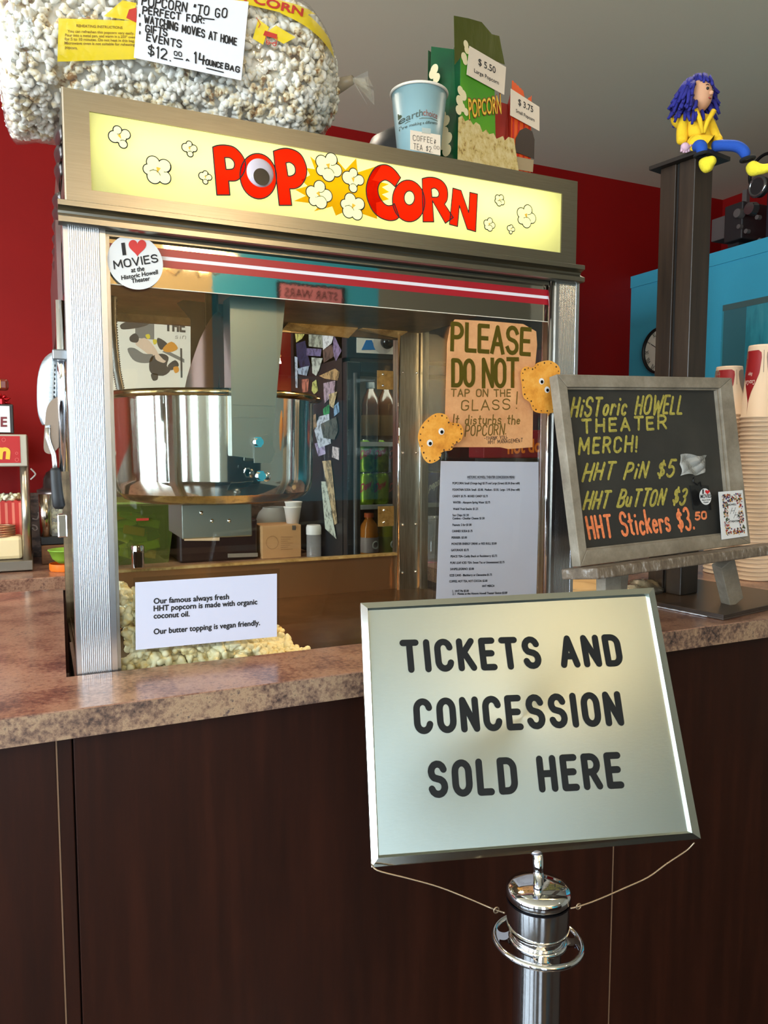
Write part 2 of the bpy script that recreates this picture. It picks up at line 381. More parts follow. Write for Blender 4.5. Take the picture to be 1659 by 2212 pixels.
STEEL = mat('brushed steel', (150, 145, 132), .28, 1.0, noise=((140, 135, 122), 40, (.4, 8, 14), .35, .65), bump=(90, .03, (.25, 4, 9)), aniso=.4)
STEEL_V = mat('brushed steel upright', (178, 174, 164), .30, 1.0, noise=((150, 146, 136), 30, (8, 8, .5), .35, .65), bump=(90, .05, (8, 8, .25)))
ALU = mat('ribbed aluminium', (214, 217, 222), .24, 1.0)
CHROME = mat('chrome', (232, 234, 238), .05, 1.0)
POLISH = mat('polished kettle steel', (226, 224, 218), .07, 1.0, bump=(7, .05, (1, 1, .1)))
BURNT = ramp_noise('heat stained kettle bottom', [(.3, (120, 84, 40)), (.5, (190, 160, 105)), (.7, (90, 62, 34))], 22, .22, 6); BURNT.node_tree.nodes['Principled BSDF'].inputs['Metallic'].default_value = 1
GREYSTEEL = mat('satin grey steel', (150, 152, 146), .34, 1.0)
DIRTY = ramp_noise('greasy interior steel', [(.3, (64, 54, 44)), (.5, (104, 88, 68)), (.72, (140, 118, 88))], 9, .38, 8); DIRTY.node_tree.nodes['Principled BSDF'].inputs['Metallic'].default_value = .85
GOLDSTAIN = ramp_noise('oil browned steel', [(.35, (120, 92, 48)), (.5, (186, 158, 104)), (.65, (206, 184, 136))], 14, .4, 8); GOLDSTAIN.node_tree.nodes['Principled BSDF'].inputs['Metallic'].default_value = .5
BRASS = mat('yellowed hinge plate', (198, 164, 104), .3, .8, noise=((150, 118, 70), 60, (1, 1, 1), .4, .7))
BLACK = mat('black plastic', (18, 18, 19), .4)
BLACKGAP = mat('dark slot', (6, 6, 7), .8)
WHITE = mat('white paper', (226, 226, 232), .7)
CARD = mat('cream card', (232, 216, 196), .7)
INK = mat('black ink', (16, 16, 20), .6)
GLASS = glassmat('machine glass', (250, 252, 250), .9, 0.0)
FOIL = mat('mirror foil band', (206, 200, 186), .03, 1.0, bump=(50, .010, (1, 1, 1)))
RED_TAPE = mat('red stripe', (158, 26, 38), .3)
WHITE_TAPE = mat('white stripe', (224, 218, 224), .3)
RUBBER = mat('dark rubber', (25, 24, 24), .6)

# ------------------------------------------------------------------ the setting
ZC, YB, XR, XT, XL, YF = 2.72, 1.80, 3.31, 2.70, -3.0, -3.5
def slab(name, x0, x1, y0, y1, z0, z1, m):
    return struct(MB().box(x0, x1, y0, y1, z0, z1).build(name, m))
slab('floor', XL-.2, XR+.2, YF-.2, YB+.2, -.04, 0, FLOOR)
slab('ceiling', XL-.2, XR+.2, YF-.2, YB+.2, ZC, ZC+.05, PAINT_CEIL)
slab('wall_back', XL-.2, XR+.2, YB, YB+.1, 0, ZC, PAINT_RED)
slab('wall_right', XR, XR+.1, -.2, YB, 0, ZC, PAINT_RED)
slab('wall_right', XR, XR+.1, YF, -.2, 0, ZC, PAINT_GREY)
wl = MB()
ys = [YF-.1]+[v for ab in LEFT_WINDOWS for v in ab]+[YB]
for i in range(0, len(ys), 2): wl.box(XL-.1, XL, ys[i], ys[i+1], 0, ZC)
for a, b in LEFT_WINDOWS: wl.box(XL-.1, XL, a, b, 0, WZ0).box(XL-.1, XL, a, b, WZ1, ZC)
struct(wl.build('wall_left', PAINT_RED))
wf = MB()
xf = [XL-.1]+[v for ab in FRONT_WINDOWS for v in ab]+[.3]
for i in range(0, len(xf), 2): wf.box(xf[i], xf[i+1], YF-.1, YF, 0, ZC)
for a, b in FRONT_WINDOWS: wf.box(a, b, YF-.1, YF, 0, WZ0).box(a, b, YF-.1, YF, WZ1, ZC)
struct(wf.build('wall_front', PAINT_GREY))
slab('wall_front', .3, .95, YF-.1, YF, 0, ZC, PAINT_TAN)
slab('wall_front', .95, 2.07, YF-.1, YF, 0, ZC, PAINT_TEAL)
slab('wall_front', 2.07, XR+.1, YF-.1, YF, 0, ZC, PAINT_GREY)
WFRAME = mat('white window frame', (224, 224, 220), .5)
for i, (a, b) in enumerate(LEFT_WINDOWS):
    f = MB()
    for y in (a, (a+b)/2-.02, b-.04): f.box(XL-.08, XL-.02, y, y+.04, WZ0, WZ1)
    for z in (WZ0, 1.6, WZ1-.04): f.box(XL-.08, XL-.02, a, b, z, z+.04)
    fo = struct(f.build('window_%d' % (i+1), WFRAME))
    MB().box(XL-.052, XL-.048, a+.04, b-.04, WZ0+.04, WZ1-.04).build('pane', glassmat('window pane', (250, 252, 252), .8), fo)
for i, (a, b) in enumerate(FRONT_WINDOWS):
    f = MB()
    for x in (a, (a+b)/2-.02, b-.04): f.box(x, x+.04, YF-.08, YF-.02, WZ0, WZ1)
    for z in (WZ0, 1.6, WZ1-.04): f.box(a, b, YF-.08, YF-.02, z, z+.04)
    fo = struct(f.build('window_%d' % (i+4), WFRAME))
    MB().box(a+.04, b-.04, YF-.052, YF-.048, WZ0+.04, WZ1-.04).build('pane', glassmat('window pane'), fo)
struct(MB().box(XL, XR, YF, YF+.012, 0, .6).build('trim_2', mat('dark wainscot', (34, 20, 18), .4)))
struct(MB().box(.3, XR, YF, YF+.012, .6, 1.05).build('trim_3', mat('dark wainscot', (34, 20, 18), .4)))
struct(MB().box(XL, XL+.012, YF+.02, -.2, 0, .6).build('trim_4', mat('dark wainscot', (34, 20, 18), .4)))
# teal half wall with its ledge
slab('wall_partition', XT, XR, .0, YB, 0, 2.262, PAINT_TEAL)
struct(MB().box(XT-.006, XT, 0, YB, 2.205, 2.262).build('trim_1', PAINT_TEAL))

# pendant lamps of the room (behind the photographer, they show in the mirror foil)
def pendant(x, y, z, label, power):
    t = thing('pendant_lamp', (x, y, ZC), label, 'lamp')
    MB().cyl((x, y, ZC), (x, y, ZC-.02), .07).cyl((x, y, ZC-.02), (x, y, z+.05), .005, n=8).ball((x, y, z+.04), .03).build('stem', mat('bronze', (60, 45, 32), .35, .9), t, auto=40)
    for k in range(6):
        a = k*math.pi/3; bx, by = x+.2*math.cos(a), y+.2*math.sin(a)
        MB().tube([(x, y, z+.04), (x+.12*math.cos(a), y+.12*math.sin(a), z-.02), (bx, by, z+.02)], .005).build('arm', mat('bronze', (60, 45, 32)), t, smooth=True)
        MB().ball((bx, by, z+.055), .035).build('bulb', mat('lit bulb', (255, 214, 150), .4, emit=((255, 190, 110), 28)), t, smooth=True)
    point('pendant_light', (x, y, z+.12), power, (1.0, .78, .50), .12)
PAINT_RED.node_tree.nodes['Principled BSDF'].inputs['Specular IOR Level'].default_value = .18
pendant(.66, -2.6, 2.28, 'bronze six bulb pendant lamp in front of the tan wall', 30)
pendant(-.9, -1.9, 2.3, 'bronze six bulb pendant lamp nearest the windows', 4)
def fillspot(x, y, label, power, col):  # ceiling spots added out of view as extra warm fill light
    t = thing('added_ceiling_spot', (x, y, ZC), label, 'light', 'added ceiling fill lights')
    MB().lathe([(.075, -.001), (.06, -.008), (.055, -.008), (.05, -.002)], (x, y, ZC), 24).build('trim_ring', mat('white enamel', (230, 230, 226), .4), t, smooth=True)
    MB().cyl((x, y, ZC-.003), (x, y, ZC-.001), .05).build('lens', mat('lit lens', (255, 226, 180), .4, emit=((255, 214, 160), 14)), t)
    l = bpy.data.lights.new('fillspot', 'SPOT'); l.energy = power; l.color = col; l.spot_size = math.radians(120); l.spot_blend = .7; l.shadow_soft_size = .05
    o = bpy.data.objects.new('fillspot', l); COL.objects.link(o); o.location = (x, y, ZC-.02); o.parent = None
for x, y, p, lb in ((-.7, 1.1, 26, 'round ceiling downlight added unseen over the left back counter'), (.45, .85, 26, 'round ceiling downlight added unseen over the green tub'), (1.5, .2, 30, 'round ceiling downlight added unseen over the cup stacks'), (.9, -2.5, 60, 'round ceiling downlight added unseen behind the photographer'), (2.0, -1.6, 18, 'round ceiling downlight added unseen near the teal wall')):
    fillspot(x, y, lb, p, (1.0, .87, .70))
# poster on the far wall that the foil mirrors
pf = Frame((0, YF+.012, 0), (-1, 0, 0), (0, 0, 1))
po = thing('movie_poster', (1.59, YF+.001, 1.7), 'pink movie poster with two lines of type on the far teal wall', 'poster')
MB().fbox(pf, -1.82, -1.36, 1.72, 2.455, -.01, 0).build('frame', BLACK, po)
MB().fbox(pf, -1.80, -1.38, 2.335, 2.44, 0, .002).build('title_panel', mat('pink poster', (214, 130, 140), .6), po)
MB().fbox(pf, -1.80, -1.38, 1.74, 2.335, 0, .002).build('lower_panel', mat('drab poster', (120, 104, 70), .6), po)
for s_, z, hh in (('STAR WARS', 2.362, .056), ('GEORGE LUCAS', 2.275, .042)): tx = MB(); ptext(tx, pf, s_, (-1.77, z), (-1.41, z), (0, hh), .003, .012); tx.build('lettering', INK, po)

# ------------------------------------------------------------------ counter
ct = thing('counter', (1.0, -.02, 0), 'long concession counter of dark wood panels with mottled brown worktop', 'counter')
YC, ZT, ZU = -.16, 1.05, 1.0098
flat = Frame((0, 0, 0), (1, 0, 0), (0, 1, 0))
XLC = XL+.006
plan = [(XLC, YC), (XT-.01, YC), (XT-.01, .785), (.985, .785), (.985, -.004), (-.0199, -.004), (-.0041, .785), (XLC, .785)]
MB().poly(flat, plan, ZT-.002, ZT).build('worktop', LAM, ct)
MB().poly(flat, plan, ZU, ZT-.002).build('edge_band', LAM_EDGE, ct)
fp = Frame((0, -.135, 0), (1, 0, 0), (0, 0, 1))
xs = [XLC, fp.px(123, 1640)[0], fp.px(158, 1640)[0], fp.px(1325, 1840)[0], XT-.01]
for i in range(4):
    MB().box(xs[i]+.0009, xs[i+1]-.0009, -.135, -.115, .1, ZU).build('front_panel', WOOD_DARK, ct, bevel=.0012)
MB().box(XLC, XT-.01, -.116, -.02, 0, ZU-.001).box(XLC, -.03, -.02, .76, 0, ZU-.001).box(1.0, XT-.01, -.02, .76, 0, ZU-.001).box(-.03, 1.0, -.02, .7, 0, .86).build('carcass', mat('dark carcass', (46, 22, 16), .5), ct)
for k in (1, 3): MB().box(xs[k]-.0012, xs[k]+.0008, -.1355, -.118, .1, ZU).build('seam', mat('pale seam', (112, 84, 62), .6), ct)
BC = thing('back_counter', (-1, 1.55, 0), 'brown laminate back counter along the red wall', 'counter')
ZB, YBC = 1.0, 1.30
xe = float(U(722, 1212, 'z', ZB)[0])
rr = [(XLC, YBC)]+[(xe-.06+.06*math.sin(t), YBC+.06-.06*math.cos(t)) for t in np.linspace(0, math.pi/2, 7)]+[(xe, YB-.002), (XLC, YB-.002)]
MB().poly(flat, rr, ZB-.045, ZB).build('worktop', LAM, BC, bevel=.003)
MB().box(XLC, xe-.03, YBC+.03, YB-.002, 0, ZB-.045).build('cabinet', WOOD_DARK, BC)
MB().box(XLC, xe, YB-.014, YB-.002, ZB, 1.235).build('backsplash', mat('backsplash tile', (96, 74, 62), .4, noise=((60, 46, 40), 26, (1, 1, 2.4), .45, .55)), BC)

# ------------------------------------------------------------------ popcorn machine
W = .923
PM = thing('popcorn_machine', (W/2, .33, .86), 'big steel popcorn machine with backlit yellow popcorn sign set into counter', 'popcorn machine')
F0 = yplane(0.0)
ZH = 1.9135
sx0, sx1, sz0, sz1 = .0371, .8866, 1.7745, 1.8861
h = MB(); ZM = 1.742
h.ring(F0, [(0, ZM), (W, ZM), (W, ZH), (0, ZH)], [(sx0, sz0), (sx1, sz0), (sx1, sz1), (sx0, sz1)], -.003, 0)
h.box(0, .002, .003, .66, ZM, ZH).box(W-.002, W, .003, .66, ZM, ZH).box(.002, W-.002, .003, .66, ZH-.002, ZH).box(.002, W-.002, .658, .66, ZM, ZH).box(.002, W-.002, .003, .658, ZM-.03, ZM)
h.build('header', STEEL, PM)
MB().box(.0005, .0025, -.0006, .0006, ZM, ZH).build('header_edge', ALU, PM)
# backlit sign: tube lamp, translucent panel, transparent inks
m, N, L = nt('backlit sign panel'); N.remove(N['Principled BSDF'])
t = N.new('ShaderNodeBsdfTranslucent'); t.inputs[0].default_value = lin((240, 244, 160))+(1,)
d = N.new('ShaderNodeBsdfDiffuse'); d.inputs[0].default_value = lin((226, 224, 176))+(1,)
mx = N.new('ShaderNodeMixShader'); mx.inputs[0].default_value = .25; L.new(t.outputs[0], mx.inputs[1]); L.new(d.outputs[0], mx.inputs[2])
gl = N.new('ShaderNodeBsdfGlossy'); gl.inputs['Roughness'].default_value = .15; mx2 = N.new('ShaderNodeMixShader'); mx2.inputs[0].default_value = .03
L.new(mx.outputs[0], mx2.inputs[1]); L.new(gl.outputs[0], mx2.inputs[2]); L.new(mx2.outputs[0], N['Material Output'].inputs[0])
SIGNP = m
sp = MB().poly(F0, [(sx0-.004, sz0-.004), (sx1+.004, sz0-.004), (sx1+.004, sz1+.004), (sx0-.004, sz1+.004)], -.0035).build('sign_panel', SIGNP, PM)
MB().cyl((.06, .052, 1.848), (.87, .052, 1.848), .012, n=12).build('tube_lamp', mat('lit tube', (255, 244, 190), .4, emit=((255, 248, 212), 10)), PM)
MB().box(.004, W-.004, .135, .137, ZM, ZH-.004).build('reflector', mat('white enamel', (230, 230, 226), .4), PM)
def z7(x, y): return (400+x/3.858, 280+y/3.858)
def z8(x, y): return (760+x/3.318, 330+y/3.318)
def smooth_loop(pts, n=4):
    out = []; m = len(pts)
    for i in range(m):
        p0, p1, p2, p3 = [np.array(pts[(i+k-1) % m], float) for k in range(4)]
        for j in range(n):
            t = j/n; out.append(tuple(.5*((2*p1)+(p2-p0)*t+(2*p0-5*p1+4*p2-p3)*t*t+(3*p1-p0-3*p2+p3)*t**3)))
    return out
RED_INK = inkfilm('red sign ink', (216, 34, 18)); STAR_INK = inkfilm('golden sign ink', (206, 156, 24))
def strip_poly(mb, pts, hole, c):
    P = [tuple(F0.px(*p)) for p in pts]
    if hole is None: mb.poly(F0, P, c); return
    H = [tuple(F0.px(*p)) for p in hole]
    bm = bmesh.new()
    for loop in (P, H):
        vs = [bm.verts.new((a, b, 0)) for a, b in loop]
        for i in range(len(vs)): bm.edges.new((vs[i], vs[(i+1) % len(vs)]))
    bmesh.ops.triangle_fill(bm, use_beauty=True, edges=bm.edges[:]); bm.verts.index_update()
    mb.add([F0.P(v.co.x, v.co.y, c) for v in bm.verts], [tuple(v.index for v in f.verts) if f.normal.z > 0 else tuple(v.index for v in f.verts)[::-1] for f in bm.faces]); bm.free()
def ell(cx, cy, rx, ry, rot, tr, n=36):
    o = []
    for i in range(n):
        a = 2*math.pi*i/n; x, y = rx*math.cos(a), ry*math.sin(a)
        o.append(tr(cx+x*math.cos(rot)-y*math.sin(rot), cy+x*math.sin(rot)+y*math.cos(rot)))
    return o
def tr_(l, f): return [f(*p) for p in l]
def curve(*segs):
    "('l', pts) straight points, ('s', pts) a smooth open run"
    out = []
    for k, pts in segs:
        if k == 'l': out += pts
        else:
            for i in range(len(pts)-1):
                p0 = np.array(pts[max(i-1, 0)], float); p1 = np.array(pts[i], float); p2 = np.array(pts[i+1], float); p3 = np.array(pts[min(i+2, len(pts)-1)], float)
                for j in range(5):
                    t = j/5; out.append(tuple(.5*((2*p1)+(p2-p0)*t+(2*p0-5*p1+4*p2-p3)*t*t+(3*p1-p0-3*p2+p3)*t**3)))
            out.append(pts[-1])
    return out
LET = [
 (z7, curve(('s', [(228, 147), (270, 133), (330, 130), (400, 145), (450, 185), (485, 235), (503, 290), (492, 350), (460, 402), (420, 428), (362, 430)]), ('l', [(372, 547), (263, 547)])),
  curve(('l', [(340, 333)]), ('s', [(328, 235), (370, 237), (400, 262), (410, 295), (395, 328), (340, 333)]))),
 (z7, None, None),
 (z7, curve(('s', [(733, 182), (790, 163), (850, 158), (920, 178), (970, 220), (1003, 290), (1012, 350), (1000, 410), (965, 465), (920, 492), (870, 495)]), ('l', [(887, 633), (782, 633)])),
  curve(('s', [(838, 280), (870, 275), (905, 300), (917, 335), (910, 370), (880, 388), (855, 388)]))),
 (z8, curve(('s', [(348, 180), (310, 130), (270, 98), (225, 87), (170, 105), (130, 160), (105, 230), (102, 290), (115, 350), (150, 420), (200, 465), (260, 487), (310, 483), (338, 462)]), ('l', [(303, 366)]), ('s', [(285, 378), (255, 380), (225, 360), (195, 315), (185, 265), (195, 225), (215, 205), (240, 198), (270, 212), (308, 245)])), None),
 (z8, None, None),
 (z8, curve(('s', [(502, 187), (550, 177), (600, 183), (645, 205), (675, 245), (685, 295), (680, 340), (662, 370)]), ('l', [(725, 465), (668, 507), (575, 345), (585, 497), (508, 497)])),
  curve(('s', [(567, 262), (590, 255), (612, 270), (622, 295), (612, 318), (572, 320)]))),
 (z8, [(722, 255), (780, 272), (835, 430), (843, 285), (898, 298), (885, 567), (825, 550), (768, 380), (755, 530), (697, 515)], None),
]
lines = MB(); c = .0006
for k, (tr, outl, hole) in enumerate(LET):
    one = MB()
    if k == 1: O, H = ell(608, 390, 152, 190, -.12, z7), None
    elif k == 4: O, H = ell(405, 347, 116, 150, -.1, z8), ell(410, 325, 37, 50, 0, z8)
    else: O, H = tr_(outl, tr), (tr_(hole, tr) if hole else None)
    strip_poly(one, O, H, c+k*.0001)
    one.build('sign_letter', RED_INK, PM)
    for loop in [O]+([H] if H else []):
        Q = [tuple(F0.px(*p)) for p in loop]; ribbon(lines, F0, Q+[Q[0]], .0019, c+k*.0001+.00015)
lines.build('letter_outline', INK, PM)
star = tr_([(1040, 222), (1120, 290), (1225, 210), (1335, 335), (1425, 240), (1437, 357), (1640, 290), (1560, 420), (1700, 455), (1640, 480), (1700, 520), (1640, 540), (1700, 580), (1590, 610), (1600, 745), (1440, 690), (1430, 757), (1360, 670), (1255, 717), (1225, 640), (1072, 682), (1130, 625), (905, 595), (1005, 552), (915, 500), (1020, 470), (965, 420), (1040, 380), (1010, 320), (1080, 330)], z7)
ppoly(MB(), F0, star, .0002).build('sign_starburst', STAR_INK, PM)
CREAM = mat('lit cream print', (232, 230, 168), .5, emit=((244, 242, 168), .38)); SHADE = mat('glowing ochre print', (206, 160, 40), .5, emit=((214, 164, 40), .35))  # emission stands in for tube light coming through these popcorn prints
def doodle(tr, cx, cy, s, rot, lobes):
    bk, cr, sh = MB(), MB(), MB()
    q = F0.px(*tr(cx, cy)); k = np.linalg.norm(F0.px(*tr(cx+s, cy))-q)
    def at(x, y): return q[0]+k*(x*math.cos(rot)-y*math.sin(rot)), q[1]+k*(x*math.sin(rot)+y*math.cos(rot))
    for i, (x, y, r) in enumerate(lobes):
        a, b = at(x, y); bk.disc(F0, a, b, r*k+.0016, .0013, 24); cr.disc(F0, a, b, r*k, .0016+i*.00005, 24)
        if i in (1, 3): ribbon(bk, F0, [(a+r*k*.98*math.cos(t), b+r*k*.98*math.sin(t)) for t in np.linspace(3.6+i, 5.6+i, 8)], .0009, .0021)
    a, b = at(0, .05); sh.poly(F0, [at(-.14, .2), at(.16, .24), at(.02, -.2)], .0020)
    bk.build('popcorn_outline', INK, PM); cr.build('popcorn_print', CREAM, PM); sh.build('popcorn_print', SHADE, PM)
LB1 = [(-.42, .38, .42), (.35, .5, .42), (.55, -.25, .42), (-.1, -.5, .45), (-.6, -.2, .32), (0, .05, .3)]
LB2 = [(-.45, .2, .48), (.1, .6, .35), (.6, .05, .38), (-.05, -.62, .34), (0, 0, .52)]
def z1(x, y): return (x/2.0, y/2.0)
for tr, cx, cy, s, rot, lb in ((z1, 518, 594, 48, .5, LB2), (z1, 818, 645, 32, .2, LB2), (z1, 680, 738, 62, -.3, LB1), (z1, 886, 768, 27, .1, LB2), (z7, 1190, 315, 108, .2, LB1), (z7, 1396, 425, 90, .1, LB2), (z7, 1112, 548, 104, .5, LB1), (z7, 1392, 645, 100, -.5, LB1), (z8, 1056, 342, 34, 0, LB1), (z8, 982, 517, 38, .4, LB1), (z8, 1137, 550, 26, 0, LB2), (z8, 1246, 458, 66, .3, LB1)):
    doodle(tr, cx, cy, s, rot, lb)
q = F0.px(*z7(622, 365)); k = np.linalg.norm(F0.px(*z7(732, 365))-q)
ge = MB().lathe([(0, .006), (k*.6, .0052), (k*.9, .003), (k, .001), (k, 0)], (0, 0, 0), 36); ge.v = [tuple(F0.P(q[0]+x, q[1]+y, .002+z)) for x, y, z in ge.v]
eye = tag(ge.build('googly_eye', mat('milky plastic', (196, 186, 196), .12), PM, smooth=True), 'white plastic googly eye stuck over the first letter O')
MB().disc(F0, q[0]+k*.02, q[1]-k*.36, k*.60, .0085, 30).build('pupil', mat('pupil black', (8, 8, 9), .25), eye)
# moulding under the header
zt = float(F0.px(300, 452)[1]); prof = [(.0, 0), (-.016, 0), (-.019, -.002), (-.019, -.013), (-.012, -.016), (-.007, -.020), (-.006, -.025), (-.010, -.030), (-.015, -.033), (-.019, -.036), (-.019, -.0475), (-.016, -.0495), (0, -.0495)]
zt = 1.7518; prof = [(y, z*.664) for y, z in prof]; mo = MB(); n = len(prof)
vs = [(x, y, zt+z) for x in (-.010, W+.007) for y, z in prof]
mo.add(vs, [(i, (i+1) % n, n+(i+1) % n, n+i) for i in range(n)]+[tuple(range(n))[::-1], tuple(range(n, 2*n))])
mo.build('moulding', STEEL, PM, auto=35)
# ribbed corner posts
def post(x0, ra, rb, x1, name, z0=.90, z1=1.725, nr=15, dep=.42):
    pts = [(x0, .045), (x0, .001), (ra, .001)]
    pr = (rb-ra)/nr
    for i in range(nr):
        for k in range(7): t = math.pi*k/6; pts.append((ra+pr*(i+.5)-pr*.42*math.cos(t), .0015-pr*dep*math.sin(t)))
    pts += [(rb, .001), (x1, .001), (x1, .045)]
    mb = MB(); n = len(pts); vs = [(x, y, z) for z in (z0, z1) for x, y in pts]
    mb.add(vs, [(i, (i+1) % n, n+(i+1) % n, n+i) for i in range(n)]+[tuple(range(n))[::-1], tuple(range(n, 2*n))]); return mb.build(name, ALU, PM, auto=50)
post(-.004, .0028, .0463, .0545, 'corner_post'); post(.878, .886, .926, .934, 'corner_post', dep=.08)
for x0, x1 in ((.0545, .060), (.870, .878)): MB().box(x0, x1, .004, .03, .90, 1.725).build('glass_channel', STEEL_V, PM)
MB().cyl((.866, .003, .92), (.866, .003, 1.725), .004, n=10).build('chrome_bead', CHROME, PM, smooth=True)
# base, floor, lower back panel, back posts and doors
MB().box(0, W, .03, .66, .86, 1.0).build('base', STEEL, PM)
MB().box(.005, W-.005, .02, .66, 1.0, 1.012).build('floor_tray', mat('oily brown tray steel', (150, 116, 86), .24, .92, noise=((118, 88, 60), 16, (1, 1, 1), .4, .7)), PM)
MB().box(.06, .86, .635, .645, 1.012, 1.107).build('lower_back_panel', mat('brown reflecting steel', (168, 132, 100), .3, .9), PM)
MB().box(.06, .86, .628, .650, 1.105, 1.111).build('panel_rim', GOLDSTAIN, PM)
MB().box(-.002, .03, .615, .66, 1.0, 1.709).build('back_post', DIRTY, PM)
bx0 = float(U(862, 1000, 'y', .62)[0]); bx1 = float(U(905, 1000, 'y', .62)[0])
MB().box(bx0, bx1, .618, .66, 1.0, 1.709).build('back_post', STEEL_V, PM)
for x in (bx1+.002, bx0-.003): MB().cyl((x, .615, 1.01), (x, .615, 1.705), .004, n=8).build('post_bead', CHROME, PM, smooth=True)
for z in (1.058, 1.19, 1.385, 1.60):
    for x in (bx0+.010, bx1-.010): MB().ball((x, .617, z), .0038, 10, 6).build('rivet', CHROME, PM, smooth=True)
MB().box(.03, bx0, .640, .644, 1.111, 1.69).build('back_door_pane', GLASS, PM)
dm = float(U(240, 700, 'y', .64)[0])
MB().box(.03, bx0-.002, .636, .648, 1.688, 1.709).build('back_rail', DIRTY, PM)
BH = Frame((0, .634, 0), (1, 0, 0), (0, 0, 1))
for (x0, y0, x1, y1) in ((814, 800, 849, 842), (816, 1094, 850, 1136)):
    a = BH.px(x0, y0); b = BH.px(x1, y1); hb = MB().fbox(BH, a[0], b[0], b[1], a[1], 0, .002).build('hinge_plate', BRASS, PM)
    for v in (.2, .8): MB().ball(BH.P(a[0]*.65+b[0]*.35, a[1]*(1-v)+b[1]*v, .002), .0042, 10, 6).build('screw', CHROME, hb, smooth=True)
MB().box(.02, W-.02, .03, .655, 1.706, 1.712).build('interior_roof', DIRTY, PM)
for x0, x1 in ((614, 762), (772, 868)):
    P = [BH.px(x0, 694), BH.px(x1, 708), BH.px(x1-10, 730), BH.px(x0-4, 712)]
    MB().add([(P[0][0], .60, 1.705), (P[1][0], .60, 1.705), (P[2][0], .632, P[2][1]), (P[3][0], .632, P[3][1])], [(0, 1, 2, 3)]).build('deflector', GOLDSTAIN, PM, solid=.002)
MB().box(.905, .908, .045, .618, 1.0, 1.709).build('side_pane', GLASS, PM)
MB().box(.006, .009, .045, .615, 1.0, 1.709).build('side_pane', GLASS, PM)
MB().box(.897, .916, .6, .64, 1.0, 1.709).build('back_post', STEEL_V, PM)
# front glass with its mirrored band
MB().box(.060, .870, .012, .016, 1.0, 1.725).build('front_pane', GLASS, PM)
FG = yplane(.0115)
zz = {k: float(FG.px(1130, v)[1]) for k, v in dict(t=597, r0=621, w0=634.5, w1=641, r1=654, b=690).items()}
MB().fbox(FG, .0605, .8695, zz['b'], 1.725, 0, .0005).build('mirror_band', FOIL, PM)
for a, b in (('w0', 'r0'), ('r1', 'w1')): MB().fbox(FG, .0605, .8695, zz[a], zz[b], .0005, .0008).build('red_stripe', RED_TAPE, PM)
MB().fbox(FG, .0605, .8695, zz['w1'], zz['w0'], .0005, .0008).build('white_stripe', WHITE_TAPE, PM)
MB().fbox(FG, .0605, .8695, zz['b']-.0012, zz['b'], 0, .0006).build('band_edge', mat('pale film edge', (222, 214, 196), .3), PM)
# left side: louvres, flange, rod with clamp, latch
LOUV = mat('louvre steel', (96, 90, 88), .35, .9)
for py in (312, 350, 386):
    p = U(127, py, 'x', -.004); MB().grid(lambda u, v, p=p: (-.001-.009*math.sin(math.pi*u)**.6*(1-v*.7), p[1]-.045+.09*u, p[2]+.012-.020*v), 10, 3).build('louvre', LOUV, PM, smooth=True, solid=.0015)
for i in range(6):
    p = U(121.5-i*.3, 446+i*27.5, 'x', -.010); MB().grid(lambda u, v, p=p: (-.005-.010*math.sin(math.pi*u)**.6*(1-v*.7), p[1]-.045+.09*u, p[2]+.009-.017*v), 10, 3).build('louvre', LOUV, PM, smooth=True, solid=.0015)
MB().box(-.012, -.005, .06, .62, 1.60, 1.742).build('side_flange', mat('dark side steel', (120, 96, 92), .35, .9), PM)
rt = U(128, 640, 'y', .05); rb = U(140, 1085, 'y', .05)
MB().cyl((rt[0], .05, 1.62), (rb[0], .05, 1.36), .0065, n=12).build('side_rod', CHROME, PM, smooth=True)
p = U(131, 768, 'y', .048); MB().box(p[0]-.012, p[0]+.012, .035, .06, p[2]-.008, p[2]+.008).build('rod_clamp', mat('cast grey metal', (130, 132, 134), .35, .9), PM, bevel=.002)
p = U(139, 1135, 'y', .04); MB().box(p[0]-.010, p[0]+.004, .03, .045, p[2]-.018, p[2]+.018).build('door_latch', CHROME, PM, bevel=.002)
MB().box(-.006, -.001, .045, .30, .95, 1.03).build('side_sill', STEEL_V, PM)
# kettle
kx, ky = .270, .275; KR = .197
kz = float(U(467, 862, 'y', ky)[2]); kb = 1.293
pr = [(0, 0), (.10, 0), (.150, .002), (.172, .008), (.184, .020), (.1895, .036), (.1905, .046), (KR-.0035, kz-kb-.012), (KR-.003, kz-kb-.004), (KR-.003, kz-kb), (KR-.006, kz-kb), (KR-.006, kz-kb-.01), (.186, .05), (.165, .016), (0, .010)]
MB().lathe([(r, z) for r, z in pr[4:]], (kx, ky, kb), 72).build('kettle', POLISH, PM, smooth=True)
MB().lathe([(r, z) for r, z in pr[:5]], (kx, ky, kb), 72).build('kettle_bottom', BURNT, PM, smooth=True)
ri = MB().tube([(kx+KR*math.cos(t), ky+KR*math.sin(t), kz) for t in np.linspace(0, 2*math.pi, 73)[:-1]], .007, 10, True)
ri.build('kettle_rim', mat('stained rim steel', (190, 170, 130), .15, 1.0, noise=((120, 92, 50), 14, (1, 1, 1), .45, .62)), PM, smooth=True)
e = U(682, 864, 'y', ky-.09); MB().ball(e, .008, 12, 8, (1.6, 1, .9)).build('rim_lip', mat('dark drip', (70, 58, 46), .2, .9), PM, smooth=True)
